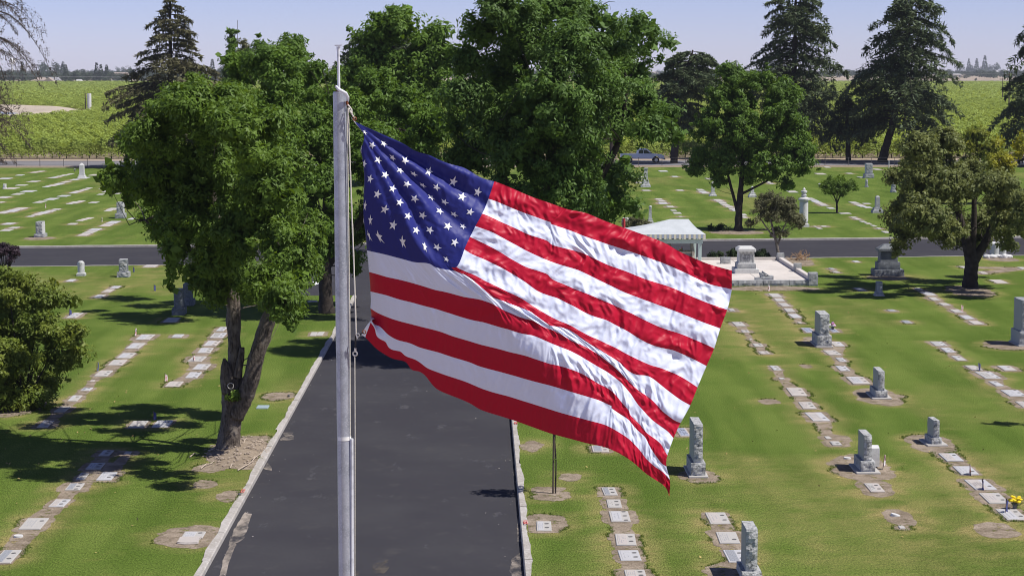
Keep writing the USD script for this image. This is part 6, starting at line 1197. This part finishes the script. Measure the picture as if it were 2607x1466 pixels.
# dust and sand washed along the kerbs, an oily stain by the pole
def stain(name, pts_, mt, seed, amp, z=ZR + .008): struct(name, poly_sheet(ragged(Polygon([gp(*p, ZR)[:2] for p in pts_]).buffer(0), seed, amp, .15).buffer(0), z), mt)
V7 = Z(400, 1100, 2.576)
stain('dust_patch', [V7(*p) for p in [(575, 530), (620, 540), (600, 620), (560, 700), (500, 780), (470, 850), (450, 950), (410, 950), (430, 850), (470, 740), (505, 640), (530, 590)]], 'dust', 1, .35)
stain('dust_patch', [V7(*p) for p in [(720, 200), (745, 215), (750, 250), (700, 235)]], 'dust', 2, .15)
stain('dust_patch', [V7(*p) for p in [(830, 5), (900, 0), (880, 40), (800, 60)]], 'dust', 3, .3)
stain('dust_patch', [V7(*p) for p in [(2352, 120), (2338, 180), (2330, 260), (2345, 330), (2372, 372), (2362, 200)]], 'dust', 4, .12)
stain('dust_patch', [V7(*p) for p in [(2385, 780), (2330, 830), (2310, 880), (2330, 960), (2400, 960), (2398, 860)]], 'dust', 5, .12)
stain('dust_patch', [V7(*p) for p in [(2372, 530), (2360, 640), (2362, 720), (2390, 720), (2384, 600)]], 'dust', 6, .12)
struct('scuffed_film', poly_sheet(sbox(xl + .1, 30, xr - .1, 110), ZR + .004), 'scuff')
stain('oil_stain', [V7(*p) for p in [(1330, 800), (1420, 770), (1540, 780), (1580, 830), (1480, 900), (1460, 960), (1300, 960), (1300, 860)]], 'oil_stain', 7, .4)

# things behind the flag and the big tree
g = gp(1588, 640); q = Thing('red_post', 'slim red post standing above the flag edge', 'post', g); q.part('post', tube([(0, 0, 0), at(1588, 556, g[1]) - g], .10, 10), 'red_post', smooth=40, world=False)
g = gp(1602, 590); q = Thing('storage_tank', 'white rounded tank partly hidden behind the red post', 'tank', g); q.part('tank', mv(rot(lathe([(.2, -.55), (.42, -.48), (.45, 0), (.42, .48), (.2, .55)], 16), [0, 1, 0], 90), (0, .2, .62)), 'wall_white', smooth=40)
for x in (-.35, .35): q.part('foot', bx(x - .05, x + .05, 0, .4, 0, .35), 'fence_steel')
for i, (x, y, lab) in enumerate(((2550, 650, 'grey round litter bin right of the olive tree trunk'), (2531, 651, 'darker round litter bin half hidden behind the olive tree trunk'))):
    g = gp(x, y); q = Thing('litter_bin', lab, 'bin', g); q.part('bin', lathe([(.28, 0), (.32, .75), (.34, .78)], 16), 'bin_grey', smooth=30); q.part('lid', lathe([(.34, .78), (.30, .86), (.1, .92)], 16), 'wall_white', smooth=30)
g = gp(2540, 656); rr3 = np.random.default_rng(2)
for i in range(5):
    q = Thing('white_rock', f'white rock in the little heap by the litter bins, {ORD[i]} from the left', 'rock', g + np.array([-.7 + .35 * i, rr3.uniform(-.2, .2), 0])); m = trimesh.creation.icosphere(2, .22); m.vertices *= [1.2, 1, .7]; m.vertices += (meshkit.fbm(m.vertices * 6 + i, 2, i) - .5)[:, None] * m.vertices * .8; q.part('rock', mv(m, (0, 0, .08)), 'marble_white')

# ================================================================ the far distance
def house(label, px0, px1, pyb, pye, pyr, wall, roof, axis='x', name='house', nwin=3, cat_='house'):
    a, b = gp(px0, pyb), gp(px1, pyb); Y = float(a[1]); x0, x1 = float(a[0]), float(at(px1, pyb, Y)[0]); ze_ = float(at(px0, pye, Y)[2]); zr_ = float(at(px0, pyr, Y)[2]); D = max(9, (x1 - x0) * .6)
    t = Thing(name, label, cat_, (x0, Y, 0)); w = x1 - x0
    wl = t.part('wall', bx(0, w, 0, D, -.3, ze_), wall)
    if zr_ > ze_ + .3:
        o = .5
        if axis == 'x': V = np.array([(-o, -o, ze_), (w + o, -o, ze_), (w + o, D + o, ze_), (-o, D + o, ze_), (w * .12, D / 2, zr_), (w * .88, D / 2, zr_)]); f = [(0, 1, 5), (0, 5, 4), (1, 2, 5), (2, 3, 4), (2, 4, 5), (3, 0, 4), (0, 2, 1), (0, 3, 2)]
        else: V = np.array([(-o, -o, ze_), (w + o, -o, ze_), (w + o, D + o, ze_), (-o, D + o, ze_), (w / 2, -o, zr_), (w / 2, D + o, zr_)]); f = [(0, 4, 5), (0, 5, 3), (1, 2, 5), (1, 5, 4), (0, 1, 4), (2, 3, 5), (0, 2, 1), (0, 3, 2)]
        t.part('roof', (V, np.array(f)), roof)
    else: t.part('roof', bx(-.3, w + .3, -.3, D + .3, ze_, ze_ + .4), roof)
    for i in range(nwin):
        c = w * (i + .5) / nwin; t.part('window', bx(c - w / nwin * .2, c + w / nwin * .2, -.08, .02, ze_ * .35, ze_ * .72), 'glass_dark', under=wl)
R1, R8 = Z(0, 0, 3.6229), Z(1907, 0, 3.6229)
def H_(lab, view, x0, x1, yb, ye, yr, *a, **k): (a0, b0), (a1, _) = view(x0, yb), view(x1, yb); house(lab, a0, a1, b0, view(0, ye)[1], view(0, yr)[1], *a, **k)
H_('cream gabled house at the left end of the far vineyard', R1, 405, 490, 776, 752, 715, 'wall_cream', 'roof_tan', 'y')
H_('long tan roofed house left of the cream gable', R1, 325, 420, 776, 745, 715, 'wall_cream', 'roof_tan', 'x')
H_('grey roofed house right of the cream gable', R1, 445, 545, 772, 745, 714, 'wall_grey', 'roof_grey', 'x')
H_('pale house with curved tan roof beside the browning cedar', R1, 1030, 1190, 752, 715, 668, 'wall_white', 'roof_tan', 'x', nwin=5)
H_('small tan roofed house behind the far trees left of the cedar', R1, 1120, 1190, 690, 665, 645, 'wall_cream', 'roof_tan', 'x')
H_('small pale house between the far trees', R1, 690, 750, 768, 752, 735, 'wall_cream', 'roof_pale', 'x')
H_('white roofed house behind the dry cedar limbs', R1, 230, 330, 700, 680, 655, 'wall_white', 'roof_pale', 'x')
H_('long grey shed right of the browning cedar', R1, 1870, 2060, 756, 725, 690, 'wall_grey', 'roof_grey', 'x', name='shed', cat_='shed')
H_('long cream shed right of the tall cedar pair', R8, 1850, 1962, 722, 690, 682, 'wall_cream', 'roof_pale', 'x', name='shed', cat_='shed')
H_('white packing shed at the far right', R8, 2255, 2420, 695, 668, 652, 'wall_white', 'roof_pale', 'x', name='shed', cat_='shed')
H_('white greenhouse building between the two tall cedars', R8, 790, 945, 700, 668, 655, 'wall_white', 'roof_pale', 'x', name='shed', cat_='shed')
H_('small yellow building left of the tall cedar', R8, -22, 20, 640, 615, 612, 'wall_yellow', 'wall_yellow', 'x', nwin=1)
# utility poles and wires
for lab, xb_, yb_, xt, yt, w in (('dark wooden utility pole right of the tall cedars', 2568, 328, 2570, 184, .17), ('slimmer utility pole left of the dark one', 2552, 262, 2553, 198, .17)):
    g = gp(xb_, yb_); q = Thing('utility_pole', lab, 'utility pole', g); hp_ = at(xt, yt, g[1]) - g; q.part('pole', tube([(0, 0, -.3), hp_], [w, w * .7], 8), 'pole_wood', smooth=40); q.part('crossarm', bx(hp_[0] - 1.1, hp_[0] + 1.1, -.08, .08, hp_[2] - .7, hp_[2] - .5), 'pole_wood')
for i, (lab, yl, yr_, X0, X1) in enumerate((('upper pale wire line across the left far fields', 193.5, 195.5, -30, 560), ('lower pale wire line across the left far fields', 194.8, 197, -30, 560), ('pale wire line across the right far fields', 188, 186.5, 2400, 2680))):
    Yw = 1150 + 20 * i; q = Thing('power_line', lab, 'wire', at(X0, yl, Yw)); P = np.array([at(X0 + (X1 - X0) * k, yl + (yr_ - yl) * k + 1.2 * math.sin(math.pi * k), Yw) for k in np.linspace(0, 1, 20)]); q.part('wire', tube(P, .035, 4), 'wire', world=True)
# trees of the distance: kinds that repeat
def far_tree(kind, seed):
    r = np.random.default_rng(seed); n = 260
    if kind == 'cone': z = r.random(n) ** 1.2; rad = (1 - z) * .22 + .03; a = r.uniform(0, 6.28, n); c = np.column_stack([rad * np.cos(a), rad * np.sin(a), .05 + z * .95])
    else:
        lob = np.array([[0, 0, .62], [.22, .1, .5], [-.22, -.05, .52], [.05, -.2, .72], [-.1, .15, .42]]); c = lob[r.integers(0, 5, n)] + rsphere(r, n) * (r.random((n, 1)) ** .4) * np.array([.27, .27, .24])
    return leaf_quads(c, unit(c - [0, 0, .45] + r.normal(0, .2, (n, 3)) + [0, 0, .2]), unit(r.normal(size=(n, 3))), r.uniform(.08, .16, n), r.uniform(.06, .12, n))
kinds = []
for nm, kd, sd_ in (('distant_conifer', 'cone', 1), ('distant_conifer_tree', 'cone', 2), ('distant_tree', 'round', 3), ('distant_round_tree', 'round', 4)):
    k = Proto(nm, 'tree'); k.part('crown', far_tree(kd, sd_), 'leaf_far'); k.part('trunk', tube([(0, 0, -.02), (0, 0, .5)], .025, 6), 'bark_dark'); kinds.append(k)
names = {0: 'pointed dark conifer', 1: 'narrow pointed conifer', 2: 'rounded dark tree', 3: 'broad rounded tree'}
def far(view, x, yb, yt, kind, label, wf=1.0):
    px_, pyb = view(x, yb); _, pyt = view(x, yt); pyb = max(pyb, 190.0); g = gp(px_, pyb); hh = (pyb - pyt) * g[1] / F; kinds[kind].place(label, g, rz=px_ * .37 % 6.28, group='trees on the far horizon', scale=(hh * wf, hh * wf, hh))
LN = [(210, 770, 580, 1, 'slender dark conifer left of the houses'), (405, 730, 545, 2, 'tall hazy tree behind the dry cedar tips'), (525, 730, 555, 3, 'tall hazy tree over the cream gable'), (585, 730, 572, 0, 'hazy conifer right of the tall hazy trees'), (610, 770, 600, 0, 'dark conifer right of the cream gable'), (895, 760, 582, 1, 'first of the three pointed conifers'), (932, 760, 598, 1, 'second of the three pointed conifers'), (985, 760, 600, 0, 'third of the three pointed conifers'), (480, 765, 640, 2, 'dark round tree behind the grey roof'), (700, 770, 630, 3, 'broad tree in the middle of the left horizon'), (820, 770, 655, 2, 'dark round tree left of the pale house'), (985, 755, 655, 3, 'broad dark tree touching the pale house'), (600, 775, 722, 3, 'low wide dark tree in front of the left houses'), (660, 775, 722, 2, 'low dark tree beside the wide low one'), (1205, 745, 600, 2, 'round tree half behind the browning cedar'), (1960, 740, 552, 0, 'pointed tree right of the browning cedar'), (2040, 740, 590, 2, 'round tree right of the pointed tree'), (770, 690, 630, 3, 'grey-green far tree behind the left horizon row'), (1090, 680, 610, 2, 'hazy tree behind the pale house'), (120, 780, 640, 2, 'round tree at the left frame edge horizon'), (30, 780, 650, 3, 'broad tree at the far left horizon corner'), (1140, 700, 608, 3, 'hazy broad tree left of the cedar')]
for x, yb, yt, k, lab in LN: far(R1, x, yb, yt, k, f'{names[k]}, {lab}', .9 if k < 2 else .85)
RN = [(2025, 690, 545, 0, 'first of the conifers on the right horizon'), (2098, 690, 540, 0, 'second of the conifers on the right horizon'), (2172, 690, 515, 1, 'tallest conifer on the right horizon'), (2275, 690, 565, 3, 'broad tree right of the tallest right conifer'), (1940, 690, 560, 2, 'round tree beside the tall cedar on the right'), (2215, 690, 590, 2, 'low tree between the tallest conifer and the broad tree'), (2060, 690, 590, 3, 'wide low tree under the right conifers'), (2140, 690, 600, 2, 'low tree under the tallest conifer'), (2090, 755, 715, 3, 'dark bush in front of the right sheds')]
for x, yb, yt, k, lab in RN: far(R8, x, yb, yt, k, f'{names[k]}, {lab}', .8)
# the tree belt along the horizon, one mass
r = np.random.default_rng(12); pos, idx, scl = [], [], []
for i in range(2600):
    Y = r.uniform(2380, 5200) if i < 1500 else (r.uniform(1830, 2400)); x = r.uniform(-.33, .33) * Y
    if Y < 2380 and -60 < x < 620: continue
    if meshkit.noise(np.array([[x * .004, Y * .003, 0.0]]), 3)[0] < .36: continue
    hh = r.uniform(6, 14) if i < 1500 else r.uniform(5, 11); pos.append((x, Y, 0)); idx.append(r.integers(0, 2)); w = hh * r.uniform(1.0, 2.2); scl.append((w, w, hh))
instancer('distant_tree_belt', [(far_tree('round', 21), 'leaf_far'), (far_tree('round', 22), 'leaf_far')], pos, idx, r.uniform(0, 6.28, len(pos)), scl, 'hazy belt of trees along the far horizon', 'tree belt')
g = at(32, 190, 3600.0) * [1, 1, 0]; q = Thing('water_tower', 'white water tower far off at the left horizon', 'water tower', g); q.part('tank', mv(trimesh.creation.icosphere(2, 6.0), (0, 0, 27)), 'wall_white', smooth=True); q.part('stem', lathe([(2.5, 0), (1.6, 5), (1.6, 22)], 12), 'wall_white', smooth=30)

# the hazy summer air: one even, thin box round everything
n_ = {'v': ('principled_volume', {'color': (0.92, 0.94, 1.0), 'density': 0.00006, 'anisotropy': 0.0})}
usdkit.material(stage, L + 'haze_air', n_, [], volume='v.volume')
HAZE = True
if HAZE:
    p_ = numbered('/World', 'haze'); setdata(usdkit.mesh(stage, p_, bx(-3000, 3000, -60, 6000, -1.2, 48), L + 'haze_air').GetPrim(), 'thin pale summer haze filling the air over the plain', 'haze', None, 'stuff')
